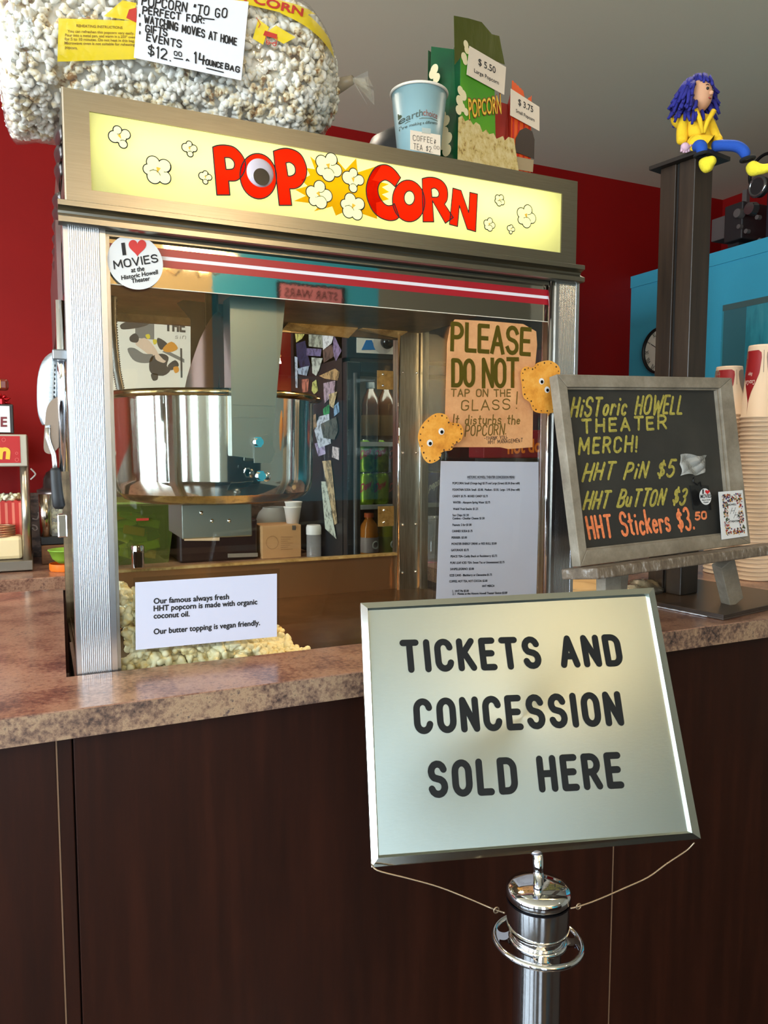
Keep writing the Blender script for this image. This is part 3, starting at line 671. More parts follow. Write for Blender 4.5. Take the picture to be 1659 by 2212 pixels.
# channel arm carrying the kettle
FB = yplane(.058)
ba = [FB.px(*p) for p in ((500, 640), (617, 640), (590, 935), (588, 996), (505, 985), (503, 860))]
MB().poly(FB, [tuple(p) for p in ba], -.003, 0).build('kettle_arm', GREYSTEEL, PM)
ar = [FB.px(*p) for p in ((500, 640), (505, 985))]
MB().fbox(FB, ar[0][0]-.003, ar[0][0], ar[1][1], ar[0][1], -.05, 0).build('arm_flange', GREYSTEEL, PM)
for p, q in (((504, 880), (592, 876)), ((506, 912), (575, 902))):
    a, b = FB.px(*p), FB.px(*q); MB().fbox(FB, a[0], b[0], b[1]-.0008, b[1]+.0008, 0, .0012).build('arm_fold', GREYSTEEL, PM)
ppoly(MB(), FB, [(548, 945), (577, 938), (594, 975), (582, 1000), (548, 1000)], .001, .004).build('arm_bracket', GREYSTEEL, PM)
for x, y in ((556, 955), (561, 1028)):
    p = FB.px(x, y); MB().cyl(FB.P(*p, .004), FB.P(*p, .016), .007, n=14).cyl(FB.P(*p, .004), FB.P(*p, .006), .010, n=6).build('bolt', CHROME, PM, auto=40)
p = FB.px(574, 1030); MB().ball(FB.P(*p, .006), .008, 12, 8, (1, .5, 1)).build('wing_nut', CHROME, PM, smooth=True)
s = MB().cyl((kx-.02, .19, kz-.05), (kx-.02, .19, 1.706), .012, n=14); s.build('stirrer_shaft', mat('blackened shaft', (40, 38, 36), .35, .8), PM, smooth=True)
FS = yplane(.22); ppoly(MB(), FS, [(396, 648), (505, 660), (505, 850), (412, 850), (412, 690), (382, 655)], -.002, 0).build('hanger_plate', mat('dark hanger plate', (62, 52, 42), .35, .8), PM)
# hinged kettle lid standing open, a curved half disc
lp = [(396, 854), (404, 815), (416, 775), (430, 735), (446, 702), (460, 680), (470, 672), (476, 678), (478, 720), (474, 790), (470, 850)]
FL = Frame((kx, .17, kz), (math.cos(.12), math.sin(.12), 0), (0, 0, 1))
MB().poly(FL, [tuple(FL.px(*p)) for p in lp], 0, .0025).build('kettle_lid', mat('reflection tinted lid steel', (196, 158, 158), .16, 1.0), PM)  # pink tint puts the red wall's reflection into the steel colour
lp2 = [(474, 850), (478, 790), (481, 720), (480, 680), (490, 682), (500, 720), (502, 850)]
MB().poly(FL, [tuple(FL.px(*p)) for p in lp2], -.02, -.018).build('kettle_lid', mat('reflection tinted lid steel', (196, 158, 158)), PM)
MB().tube([FS.P(*FS.px(470, 672)), FS.P(*FS.px(466, 655), .01), FS.P(*FS.px(466, 635))], .003).build('lid_lever', CHROME, PM, smooth=True)
# motor box and drip plate under the kettle
a = U(392, 1098, 'y', .20); b = U(545, 1158, 'y', .20)
MB().box(a[0], b[0], .20, .36, b[2], kb-.0005).build('motor_box', GREYSTEEL, PM, bevel=.002)
FM = yplane(.1995)
for x, y in ((435, 1108), (458, 1125), (495, 1125)): MB().ball(FM.P(*FM.px(x, y)), .004, 10, 6).build('motor_screw', CHROME, PM, smooth=True)
# ribbed conduit on the left
FD = yplane(.30); cpts = [FD.P(*FD.px(*p)) for p in ((243, 640), (243, 690), (247, 750), (252, 800), (262, 850))]
cc = []
for i in range(len(cpts)-1): cc += [cpts[i]+(cpts[i+1]-cpts[i])*t for t in np.linspace(0, 1, 22)[:-1]]
MB().tube(cc, [.009 if i % 2 else .0065 for i in range(len(cc))], 10).build('conduit', mat('grey conduit', (82, 78, 74), .35, .7), PM, smooth=True)
# heat lamp
MB().cyl((.62, .13, 1.690), (.62, .13, 1.706), .05, .04).build('heat_lamp', mat('lit heat lamp', (255, 200, 120), .4, emit=((255, 186, 100), 10)), PM)
area('heat_lamp_light', (.62, .13, 1.686), (.52, .36, 1.0), .09, .09, 7.0, (1, .74, .40))
# ------------------------------------------------------------------ popcorn kernels
NPR = np.random.RandomState(3)
def kernel_variants(n=10, sub=2):
    bm = bmesh.new(); bmesh.ops.create_icosphere(bm, subdivisions=sub, radius=1); D = np.array([v.co[:] for v in bm.verts]); bm.verts.index_update()
    F = np.array([[v.index for v in f.verts] for f in bm.faces]); bm.free(); D /= np.linalg.norm(D, axis=1)[:, None]; out = []
    for k in range(n):
        r = np.full(len(D), .42)
        m = NPR.randint(5, 9)
        for j in range(m):
            c = NPR.normal(size=3); c /= np.linalg.norm(c); c *= NPR.uniform(.42, .68); rad = NPR.uniform(.28, .46)
            t = D@c; q = t*t-(c@c-rad*rad); ok = (q > 0) & (t > 0); r = np.where(ok, np.maximum(r, t+np.sqrt(np.maximum(q, 0))), r)
        V = D*r[:, None]*NPR.uniform(.9, 1.1, 3); out.append(V)
    return out, F
KV2, KF2 = kernel_variants()
FINE = kernel_variants(12, 3)
POP = ramp_noise('popped corn', [(.34, (150, 104, 44)), (.40, (232, 214, 170)), (.5, (240, 236, 224)), (.8, (246, 243, 236))], 34, .75, 3)
POPY = ramp_noise('buttery popped corn', [(.27, (132, 80, 30)), (.34, (236, 208, 140)), (.50, (244, 234, 198)), (.8, (246, 242, 222))], 38, .6, 3)
def kernels(name, pos, sizes, m, core=None, shapes=None):
    KV, KF = shapes or (KV2, KF2)
    nv = len(KV[0]); n = len(pos); V = np.zeros((n*nv, 3)); F = np.zeros((n*len(KF), 3), int)
    for i in range(n):
        q = NPR.normal(size=4); q /= np.linalg.norm(q); a, b, c, d = q
        Rm = np.array([[1-2*(c*c+d*d), 2*(b*c-a*d), 2*(b*d+a*c)], [2*(b*c+a*d), 1-2*(b*b+d*d), 2*(c*d-a*b)], [2*(b*d-a*c), 2*(c*d+a*b), 1-2*(b*b+c*c)]])
        V[i*nv:(i+1)*nv] = KV[i % len(KV)]@Rm.T*sizes[i]+pos[i]; F[i*len(KF):(i+1)*len(KF)] = KF+i*nv
    if core:
        F = np.vstack([F, np.array([t for f in core.f for t in ((f[0], f[1], f[2]), (f[0], f[2], f[3]))])+len(V)]); V = np.vstack([V, np.array(core.v)])
    off = np.array([V[:, 0].mean(), V[:, 1].mean(), V[:, 2].min()])
    me = bpy.data.meshes.new(name); me.vertices.add(len(V)); me.vertices.foreach_set('co', (V-off).ravel())
    me.loops.add(F.size); me.loops.foreach_set('vertex_index', F.ravel()); me.polygons.add(len(F))
    me.polygons.foreach_set('loop_start', np.arange(len(F))*3); me.polygons.foreach_set('loop_total', np.full(len(F), 3)); me.polygons.foreach_set('use_smooth', np.ones(len(F), bool))
    me.update(); me.validate(); me.materials.append(m); o = bpy.data.objects.new(name, me); COL.objects.link(o); o.location = off; OFF[o.name] = off; return o
# heap inside the machine, leaning on the front glass at the left
def heap(x, y):
    u = (x-.066)/.30
    return 1.012+.158*max(0, 1-max(u, 0))**1.15*max(0, 1-max(0, (y-.06)/.42))**.8
ps = []
for k in range(9000):
    x = NPR.uniform(.066, .40); y = NPR.uniform(.028, .46); z = heap(x, y)
    if y < .06: z = NPR.uniform(1.02, max(z, 1.021)) if z > 1.02 else z
    if z < 1.016 and NPR.rand() < .93: continue
    ps.append((x, max(y, .0285), z))
ps = [p for p in ps]
keep = []
cell = {}
for p in ps:
    k = tuple(int(v/.0142) for v in p)
    if k in cell: continue
    cell[k] = 1; keep.append(p)
hc = MB(); hc.grid(lambda u, v: (.066+u*.33, .045+v*.4, max(1.0125, heap(.066+u*.33, .045+v*.4)-.012)), 24, 20)
ph = kernels('popcorn_heap', np.array(keep), NPR.uniform(.0125, .0158, len(keep)), POPY, hc, FINE)
tag(ph, 'heap of buttery popcorn against the glass at the left inside the machine', 'popcorn', kind='stuff')

# ------------------------------------------------------------------ big clear bag on top of the machine
BX0, BX1, BYC, BRY, BRZ = -.088, .478, .170, .150, .128
def bag_f(s):
    l = min(s/.05, 1); r = min((1-s)/.22, 1)
    return max(.06, (1-(1-l)**2.2)**.5)*max(.10, (1-(1-r)**2)**.55)
def bag_zc(s): return ZH+.004+BRZ*(.93+.07*bag_f(s))-(.018*max(0, 1-s/.18)**1.3)+.012*max(0, (s-.8)/.2)
def bag_pt(s, th, off=0.0):
    f = bag_f(s); wr = 1+.012*math.sin(s*37+3*math.sin(th*3))+.010*math.sin(th*7+s*11)
    ry, rz = max(BRY*f*wr+off, .002), max(BRZ*f*wr+off, .002); c, sn = math.cos(th), math.sin(th); n = 2/2.7
    y = BYC-math.copysign(abs(c)**n, c)*ry; z = bag_zc(s)+math.copysign(abs(sn)**n, sn)*rz
    return np.array([BX0+s*(BX1-BX0)+(max(0, -off)*max(0, 1-s/.05)), y, max(z, ZH+.002+max(0, -off*1.2)) if s > .14 else z])
class BagFrame:
    n = 2.7; fr = yplane(.03)
    def px(s, x, y): return s.fr.px(x, y)
    def P(s, a, b, c=0.0):
        t = min(max((a-BX0)/(BX1-BX0), 0), 1); f = bag_f(t); q = min(abs((b-bag_zc(t))/(BRZ*f)), .96)
        return np.array([a, BYC-BRY*f*(1-q**2.7)**(1/2.7)-.003-c, b])
BF = BagFrame()
FILM = glassmat('clear bag film', (252, 252, 252), 1.0, .06, bump=(26, .5), haze=.05, floor=.01)
bag = thing('popcorn_bag', (.2, BYC, ZH), 'large clear plastic bag of white popcorn lying on top of the machine', 'bag')
MB().grid(lambda u, v: bag_pt(u, 2*math.pi*v, .004), 70, 56).build('film', FILM, bag, smooth=True)
tie = bag_pt(1, 0); tie[1] = BYC-.02; tz = bag_zc(1)
tf = MB(); q0 = np.array(U(762, 172, 'y', .10))
MB().tube([(BX1-.006, BYC-.04, q0[2]-.004), (q0[0], .10, q0[2])], [.014, .008], 10).build('neck', mat('gathered plastic', (176, 160, 132), .25, alpha=.6), bag, smooth=True)
for k in range(7):
    e = np.array(U(796+rnd.uniform(-10, 12), 168+k*8, 'y', .10+rnd.uniform(-.01, .01))); n_ = np.array([0, .5, .3])
    tf.add([q0+np.array([0, 0, .003]), q0-np.array([0, 0, .003]), e+np.array([.004, rnd.uniform(-.01, .01), -.012]), e+np.array([-.002, rnd.uniform(-.01, .01), .008])], [(0, 1, 2, 3)])
tf.build('tail', glassmat('tail film', (240, 236, 226), 1.0, .08, haze=.14, floor=.05), bag)
# yellow prints on the bag
def bag_patch(pts, c, m, name, nu=10, nv=6):
    A = [BF.px(*p) for p in pts]
    def fn(u, v):
        p = (A[0]*(1-u)+A[1]*u)*(1-v)+(A[3]*(1-u)+A[2]*u)*v; return BF.P(p[0], p[1], c)
    return MB().grid(fn, nu, nv).build(name, m, bag, smooth=True)
YEL = mat('yellow print', (236, 206, 24), .35, alpha=.86); PRED = mat('red print', (190, 52, 40), .5)
bag_patch([(124, 132), (292, 134), (294, 58), (126, 52)], .0045, YEL, 'yellow_label')
bag_patch([(452, 0), (640, 44), (742, 96), (700, 40), (640, -30), (452, -40)][0:2]+[(690, 20), (470, -30)], .0045, YEL, 'yellow_band')
bag_patch([(600, 36), (738, 108), (722, 70), (640, 18)], .0045, YEL, 'yellow_band')
for pts in ([(222, 48), (282, 58), (292, 20), (262, 14)], [(566, 84), (606, 106), (632, 92), (590, 66)], [(540, 95), (562, 108), (575, 70), (552, 52)]):
    bag_patch(pts, .0046, YEL, 'yellow_splash', 5, 4)
for pts in ([(270, 52), (292, 62), (292, 30), (276, 34)], [(562, 88), (590, 96), (592, 86), (566, 78)]):
    bag_patch(pts, .0052, PRED, 'red_print', 3, 3)
lt = MB(); lw = .0011
def bline(pts): ribbon(lt, BF, [tuple(BF.px(*p)) for p in pts], lw, .0056)
bline([(262, 0), (268, 8), (284, 12), (290, 4)]); bline([(566, 84), (570, 104), (590, 106), (592, 92)]); bline([(548, 50), (556, 64), (552, 72)])
for cx, cy in ((572, 104), (586, 107)): bline([(cx+4*math.cos(t), cy+4*math.sin(t)) for t in np.linspace(0, 6.3, 9)])
lt.build('red_line_print', PRED, bag)
bt = MB()
for k, (s, x0, x1) in enumerate((('REHEATING INSTRUCTIONS', 164, 262), ('You can refreshen this popcorn very easily.', 145, 287), ('Pour into a metal pan, and warm in a 250° oven', 140, 289), ('for 5 to 10 minutes. Do not heat in this bag.', 139, 288), ('Microwave oven is not suitable for reheating', 139, 289), ('popcorn.', 140, 167))):
    y = 73+k*7.4-(3 if k == 0 else 0); printed(bt, BF, s, (x0, y), (x1, y+(x1-x0)*.03+ (2 if k else 2)), (x0, y-5.2), .0052, .012)
bt.build('label_text', mat('brown print', (120, 84, 10), .6), bag)
pt_ = MB(); printed(pt_, BF, 'POPCORN', (470, -6), (650, 42), (476, -28), .0056, .03); pt_.build('band_lettering', PRED, bag)
ks = []; sz = []
for k in range(31000):
    s = NPR.rand() if k < 26000 else .03*NPR.rand()**2; th = NPR.uniform(0, 2*math.pi)
    p = bag_pt(s, th, -.009); key = tuple(int(v/.0118) for v in p)
    if key in cell: continue
    cell[key] = 1; ks.append(p); sz.append(NPR.uniform(.0088, .0118))
kb_ = kernels('popcorn', np.array(ks), sz, POP, MB().grid(lambda u, v: bag_pt(.02+.96*u, 2*math.pi*v, -.018), 50, 40))
tag(kb_, 'white popped corn filling the big clear bag on the machine', 'popcorn', kind='stuff')

# ------------------------------------------------------------------ handwritten and printed papers
def paper(name, fr, corners, label, cat, m=WHITE, c=0.0, th=.0005, group=None):
    "thin sheet with rectangular body on the plane fr, corners in photo pixels"
    P = [tuple(fr.px(*p)) for p in corners]; cc = np.mean([fr.P(a, b, c) for a, b in P], axis=0)
    t = thing(name, (cc[0], cc[1], min(fr.P(a, b)[2] for a, b in P)), label, cat, group)
    MB().poly(fr, P, c, c+th).build('sheet', m, t); return t
FP = yplane(.008)
pg = paper('price_sign', FP, [(300, -22), (537, 4), (521, 174), (289, 125)], 'white handwritten sheet taped to the big popcorn bag, POPCORN TO GO', 'sign', WHITE)
tx = MB(); mk = .0021
for s, p0, p1, pt, sd in (("POPCORN `TO GO", (306, 12), (488, 40), (308, -8), 1), ('PERFECT FOR:', (308, 30), (440, 52), (309, 15), 2), ("' WATCHING MOVIES AT HOME", (300, 46), (510, 99), (301, 30), 3), ("' GIFTS", (300, 66), (360, 79), (301, 51), 4), ("' EVENTS", (300, 84), (390, 104), (301, 69), 5), ('$12.', (320, 120), (368, 132), (320, 97), 6), ('14', (420, 136), (442, 141), (421, 113), 7), ('OUNCE', (444, 140), (480, 148), (445, 129), 8), ('BAG', (486, 149), (516, 157), (487, 138), 9), ('^', (402, 131), (408, 132), (402, 120), 3)):
    hand(tx, FP, s, p0, p1, pt, mk if s[0] != '1' else .0025, .0012, .05, seed=sd)
hand(tx, FP, '00', (376, 120), (392, 123), (376, 111), .0014, .0012)
for a, b in (((438, 40), (462, 43)), ((376, 126), (394, 129)), ((446, 148), (482, 157))): ribbon(tx, FP, [tuple(FP.px(*a)), tuple(FP.px(*b))], .0018, .0012)
tx.build('handwriting', INK, pg)

# ------------------------------------------------------------------ cup, note, dark bowl, popcorn sacks
cx_, cy_ = float(U(905, 260, 'y', .09)[0]), .09; zr = float(U(905, 203, 'y', .09)[2]); R1, R0 = .0525, .037
cup = thing('paper_cup', (cx_, cy_, ZH), 'light blue paper cup with tree logo on top of the machine', 'cup')
z0 = ZH+.0005
MB().lathe([(0, 0), (R0-.001, 0), (R0, .003), (R1-.001, zr-z0-.004), (R1-.002, zr-z0-.004), (R0-.001, .006), (0, .006)], (cx_, cy_, z0), 48).build('body', mat('blue cup print', (136, 168, 174), .4), cup, smooth=True)
MB().tube([(cx_+R1*math.cos(t), cy_+R1*math.sin(t), zr-.002) for t in np.linspace(0, 6.2832, 49)[:-1]], .0026, 8, True).build('rim', mat('paper rim', (226, 216, 200), .5), cup, smooth=True)
class CupFrame:
    fr = yplane(cy_-.045)
    def px(s, x, y): return s.fr.px(x, y)
    def P(s, a, b, c=0.0):
        r = R0+(R1-R0)*(b-z0)/(zr-z0)+c; d = min(max((a-cx_)/r, -.99), .99); return np.array([cx_+d*r, cy_-r*math.sqrt(1-d*d), b])
CF_ = CupFrame()
def cupt(mb, s, p0, p1, pt, bold): printed(mb, CF_, s, p0, p1, pt, .0006, bold)
t1 = MB(); cupt(t1, 'earth', (880, 253), (913, 249), (880, 239), .004); t1.build('logo_lettering', mat('dark green print', (58, 72, 62), .5), cup)
t1 = MB(); cupt(t1, 'choice', (914, 249), (945, 257), (914, 236), .004); t1.build('logo_lettering', mat('brick print', (140, 74, 60), .5), cup)
t1 = MB(); cupt(t1, "You're making a difference", (871, 266), (946, 268), (871, 260), .004); t1.build('logo_lettering', mat('dark green print', (58, 72, 62), .5), cup)
t1 = MB()
ribbon(t1, CF_, [tuple(CF_.px(*p)) for p in ((871, 257), (890, 255), (912, 254), (930, 256), (946, 261))], .0010, .0006)
ribbon(t1, CF_, [tuple(CF_.px(*p)) for p in ((870, 257), (871, 248), (872, 241))], .0014, .0006)
for x, y, r in ((868, 240, 6), (876, 234, 7), (882, 237, 6), (873, 230, 5), (880, 231, 5), (865, 243, 4)):
    a, b = CF_.px(x-4, y); t1.disc(CF_, a, b, r*.00068, .0007+.00002*r, 14)
t1.build('tree_logo', mat('tree print', (74, 82, 58), .5), cup)
FN = Frame(U(918, 300, 'y', .026), (math.cos(.04), math.sin(.04), 0), (0, .25, 1))
nt_ = paper('price_note', FN, [(886, 281), (951, 292), (951, 336), (886, 323)], 'small cream note reading COFFEE & TEA on the blue paper cup', 'sign', CARD)
tx = MB(); hand(tx, FN, 'COFFEE&', (892, 304), (941, 311), (892, 292), .0009, .0008, .05, seed=2); hand(tx, FN, 'TEA $2.', (893, 322), (934, 330), (893, 310), .0009, .0008, .05, seed=3); hand(tx, FN, '00', (937, 322), (948, 324), (937, 315), .0007, .0008)
tx.build('handwriting', mat('pencil grey', (70, 62, 58), .6), nt_)
ppoly(MB(), FN, [(911, 276), (930, 278), (930, 290), (911, 288)], .0006, .0008).build('tape', mat('clear tape', (206, 210, 200), .15, alpha=.5), nt_)
bx, by = float(U(866, 290, 'y', .27)[0]), .27
tag(MB().lathe([(.088, 0), (.088, .045), (.082, .090), (.064, .128), (.032, .148), (0, .153)], (bx, by, ZH+.001), 40).build('upturned_bowl', mat('dark grey enamel', (52, 54, 60), .45), None, smooth=True), 'dark grey upturned bowl behind the blue paper cup', 'bowl')
def sack(name, o, ang, wb, wt, h, dep, label, m, side, notch, lean):
    "paper sack with gusset sides standing open; o = bottom front left corner, facing the room"
    fr = Frame(o, (math.cos(ang), math.sin(ang), 0), (0, lean, 1)); t = thing(name, tuple(o), label, 'popcorn bag', None)
    e = (wt-wb)/2; top = [(wb+e, h-notch[1]*.4)]
    for k in range(15, 0, -1):
        u = k/16; cut = notch[1] if abs(u-notch[0]) < notch[2] else 0
        top.append((-e+u*(wb+2*e), h-(.016*u)-cut*(1-((u-notch[0])/notch[2])**2 if cut else 0)+.0022*(k % 2)))
    top.append((-e, h))
    MB().poly(fr, [(0, 0), (wb, 0)]+top, -.0006, 0).build('front', m, t)
    g = MB()
    for x0, x1, sg in ((0, -e, 1), (wb, wb+e, -1)):
        hh = h-.02 if sg > 0 else h-.045
        g.add([fr.P(x0, 0, 0), fr.P(x0+sg*.004, 0, -dep/2), fr.P(x0, 0, -dep), fr.P(x1, hh, -dep*.9), fr.P(x1+sg*.022, hh-.012, -dep*.45), fr.P(x1, hh+.004, 0)], [(0, 1, 4, 5), (1, 2, 3, 4)])
    g.build('gusset', side, t, solid=.0006)
    MB().poly(fr, [(0, 0), (wb, 0), (wb+e, h-.03), (-e, h-.024)], -dep, -dep+.0006).build('back', side, t)
    MB().fbox(fr, 0, wb, 0, .002, -dep, 0).build('bottom', side, t)
    return t, fr
GRN = ramp_noise('green glossy sack', [(.3, (58, 128, 30)), (.55, (84, 158, 36)), (.8, (120, 176, 40))], 5, .22, 2, bump=0)
GRNT = mat('dark olive foil top', (104, 112, 48), .24, .75, bump=(38, 1.0, (1, 1, .4)))
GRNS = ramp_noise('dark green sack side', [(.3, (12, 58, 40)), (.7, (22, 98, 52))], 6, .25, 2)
KRN = ramp_noise('printed popcorn picture', [(.34, (140, 100, 40)), (.42, (206, 180, 110)), (.6, (222, 204, 150)), (.8, (232, 216, 170))], 70, .4, 5)
A20 = math.radians(20)
o = U(992, 342, 'y', .075); o[2] = ZH
gb, FGB = sack('popcorn_sack', o, A20, .118, .100, .292, .085, 'tall glossy green popcorn sack with 5.50 price card on the machine', GRN, GRNS, (.78, .012, .08), .02)
FGB.o = FGB.o+FGB.n*.0004
ppoly(MB(), FGB, [(980, 34), (1012, 40), (1040, 48), (1062, 74), (1078, 78), (1090, 140), (1060, 128), (1010, 104), (982, 140)], .0002, .0006).build('foil_top', GRNT, gb)
hp = [(988, 345), (1120, 370), (1110, 300), (1098, 296), (1090, 304), (1086, 294), (1072, 300), (1066, 288), (1056, 290), (1050, 280), (1042, 286), (1036, 270), (1028, 264), (1022, 270), (1014, 258), (1004, 262), (998, 250), (990, 254)]
ppoly(MB(), FGB, hp, .0002, .0006).build('popcorn_picture', KRN, gb)
def blob(fr, pxs, r, c, m, par, name):
    s = MB(); k = np.linalg.norm(fr.px(pxs[0][0]+1, pxs[0][1])-fr.px(*pxs[0][:2]))
    for i, (x, y, q) in enumerate(pxs):
        a, b = fr.px(x, y); s.disc(fr, a, b, q*k, c+i*.00003, 14)
    s.build(name, m, par)
KPIC = mat('pale popcorn print', (236, 222, 178), .5)
blob(FGB, [(994, 196, 6), (1000, 206, 7), (992, 218, 7), (998, 232, 6), (990, 238, 6), (1006, 242, 5)], 1, .0007, KPIC, gb, 'popcorn_picture')
blob(FGB, [(1006, 96, 5), (1008, 108, 5), (1002, 124, 6), (1004, 132, 5)], 1, .0007, KPIC, gb, 'popcorn_picture')
for bold, m, c, nm in ((.05, mat('maroon print', (130, 40, 22), .4), .0010, 'lettering_outline'), (0.008, mat('golden print', (244, 196, 52), .4), .0014, 'lettering')):
    s = MB(); printed(s, FGB, 'POPCORN', (1012, 258), (1082, 246), (1010, 214), c, bold, 0, lambda u, v: v*(1-.22*math.sin(math.pi*u))+.10*math.sin(math.pi*u)); s.build(nm, m, gb)
SG = Frame(FGB.P(-.0005, 0, 0), (math.sin(A20), -math.cos(A20), 0), (0, 0, 1))
blob(SG, [(938, 160, 8), (941, 152, 8), (946, 170, 7), (940, 186, 7), (936, 198, 7), (950, 196, 5)], 1, .004, KPIC, gb, 'popcorn_picture')
blob(SG, [(958, 252, 8), (966, 262, 8), (956, 274, 8), (962, 288, 9), (970, 300, 9), (960, 312, 9), (968, 326, 9)], 1, .004, KPIC, gb, 'popcorn_picture')
def price(fr, corners, a, b, al, bl, label, c):
    t = paper('price_card', fr, corners, label, 'sign', CARD, c)
    x = MB(); printed(x, fr, a, *al, c+.0009, 0, fat=.0003); printed(x, fr, b, *bl, c+.0009, 0, fat=.0002); x.build('lettering', INK, t)
price(FGB, [(1012, 100), (1091, 146), (1087, 206), (1006, 162)], '$ 5.50', 'Large Popcorn', ((1031, 141), (1068, 160), (1031, 127)), ((1022, 157), (1075, 184), (1022, 149)), 'cream price card reading $ 5.50 Large Popcorn on the green sack', .002)
o = FGB.P(.112, 0, -.012); o = U(1102, 365, 'y', o[1]+.02); o[2] = ZH
ORS = mat('orange red sack', (238, 92, 26), .35)
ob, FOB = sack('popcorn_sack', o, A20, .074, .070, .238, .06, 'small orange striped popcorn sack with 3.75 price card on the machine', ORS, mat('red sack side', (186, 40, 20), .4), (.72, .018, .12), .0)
FOB.o = FOB.o+FOB.n*.0004
for k in range(4): MB().fbox(FOB,   .005+k*.019, .011+k*.019, .002, .205, .0002, .0004).build('stripe', mat('scarlet print', (198, 34, 20), .4), ob)
ppoly(MB(), FOB, [(1112, 330), (1113, 300), (1122, 282), (1135, 276), (1149, 284), (1154, 302), (1153, 340)], .0008, .001).build('hat_print', mat('black brown print', (58, 44, 34), .5), ob)
ppoly(MB(), FOB, [(1113, 338), (1152, 346), (1150, 372), (1114, 366)], .0008, .0012).build('face_print', mat('grey tan print', (170, 150, 116), .5), ob)
ppoly(MB(), FOB, [(1110, 316), (1152, 334), (1153, 344), (1111, 328)], .0012, .0015).build('hat_print', mat('black brown print', (58, 44, 34), .5), ob)
price(FOB, [(1101, 192), (1163, 232), (1163, 284), (1100, 250)], '$ 3.75', 'Small Popcorn', ((1117, 227), (1149, 244), (1117, 214)), ((1112, 243), (1152, 264), (1112, 236)), 'cream price card reading $ 3.75 Small Popcorn on the orange sack', .0022)

# ------------------------------------------------------------------ things stuck on the machine glass
FQ = yplane(.0085)
FQ0 = FQ
a = FQ.px(292, 568); rr_ = abs(FQ.px(352, 568)[0]-a[0])*.985
bt_ = thing('round_sticker', tuple(FQ.P(a[0], a[1]-rr_)), 'round white sticker I heart MOVIES on the machine glass', 'sticker')
MB().disc(FQ, a[0], a[1], rr_, .0045, 48).build('disc', mat('white vinyl', (214, 214, 214), .4), bt_)
x = MB(); printed(x, FQ, 'I', (264, 552), (272, 551), (261, 528), .0050, .04); hand(x, FQ, 'MOVIES', (247, 582), (340, 567), (244, 566), .0021, .0050, 0, .22); printed(x, FQ, 'at the', (283, 590), (311, 586), (282, 580), .0050, 0, fat=.0003); printed(x, FQ, 'Historic Howell', (262, 606), (340, 593), (261, 597), .0050, 0, fat=.0003); printed(x, FQ, 'Theater', (284, 613), (323, 607), (283, 604), .0050, 0, fat=.0003)
x.build('lettering', INK, bt_)
def heart(fr, cx, cy, s, c, m, par):
    pts = []
    for t in np.linspace(0, 2*math.pi, 40)[:-1]:
        pts.append(tuple(fr.px(cx+s*(16*math.sin(t)**3)/16, cy-s*(13*math.cos(t)-5*math.cos(2*t)-2*math.cos(3*t)-math.cos(4*t))/15)))
    MB().poly(fr, pts, c).build('heart', m, par)
heart(FQ, 296, 535, 19, .0050, mat('heart red', (196, 30, 36), .4), bt_)
vc = paper('notice_card', FQ, [(292, 1258), (598, 1239), (598, 1375), (293, 1404)], 'white card on the glass about organic coconut oil popcorn, above the heap', 'sign', mat('lavender white card', (196, 199, 220), .5))
x = MB()
for s, p0, p1 in (('Our famous always fresh', (332, 1304), (494, 1294)), ('HHT popcorn is made with organic', (332, 1320), (555, 1305)), ('coconut oil.', (332, 1336), (409, 1331)), ('Our butter topping is vegan friendly.', (332, 1370), (561, 1350))):
    printed(x, FQ, s, p0, p1, (p0[0], p0[1]-11.5), .0010, 0, fat=.00042)
x.build('lettering', INK, vc)
ppoly(MB(), yplane(.0095), [(288, 1248), (604, 1228), (603, 1384), (288, 1410)], 0, .0003).build('laminate', glassmat('laminate edge', (246, 248, 250), .6), vc)
KRAFT = ramp_noise('orange kraft paper', [(.3, (190, 132, 84)), (.7, (214, 158, 106))], 30, .7, 6)
pn = paper('handmade_sign', FQ, [(982, 690), (1060, 694), (1130, 700), (1158, 716), (1160, 745), (1152, 830), (1150, 966), (1098, 970), (1080, 966), (985, 966), (960, 968), (962, 860), (966, 740), (972, 708)], 'orange kraft paper sign on the glass, PLEASE DO NOT TAP ON THE GLASS', 'sign', KRAFT)
x = MB(); wgl = .0080
for s, p0, p1, pt in (('PLEASE', (976, 754), (1142, 765), (977, 698)),): hand(x, FQ, s, p0, p1, pt, wgl, .0009, .015, .24, True)
hand(x, FQ, 'DO', (978, 832), (1022, 833), (978, 778), wgl, .0009, .01, .24, True); hand(x, FQ, 'NOT', (1044, 834), (1116, 834), (1044, 776), wgl, .0009, .01, .2, True)
x.build('cut_out_letters', mat('olive gold foil', (150, 132, 52), .22, .85, bump=(40, .25, (1, 1, 1))), pn)
x = MB()
for s, p0, p1, pt, sd in (('TAP ON THE', (974, 856), (1102, 856), (974, 841), 1), ('GLASS', (996, 886), (1100, 884), (997, 864), 2), ('!', (1112, 882), (1118, 882), (1114, 844), 3), ('It disturbs the', (978, 916), (1122, 916), (980, 896), 4), ('POPCORN.', (1004, 942), (1092, 938), (1006, 919), 5)):
    hand(x, FQ, s, p0, p1, pt, .0024, .0009, .04, seed=sd)
x.build('handwriting', mat('brown marker', (104, 78, 20), .6), pn)
x = MB(); hand(x, FQ, '-THANK YOU-', (1046, 950), (1096, 948), (1046, 943), .0009, .0009, .06); hand(x, FQ, 'HHT MANAGEMENT', (1054, 959), (1128, 955), (1054, 951), .0009, .0009, .06); x.build('handwriting', INK, pn)
TORT = ramp_noise('toasted orange paint', [(.3, (190, 116, 30)), (.5, (222, 150, 52)), (.75, (236, 176, 84))], 28, .55, 6)
FQ2 = yplane(-.0035)
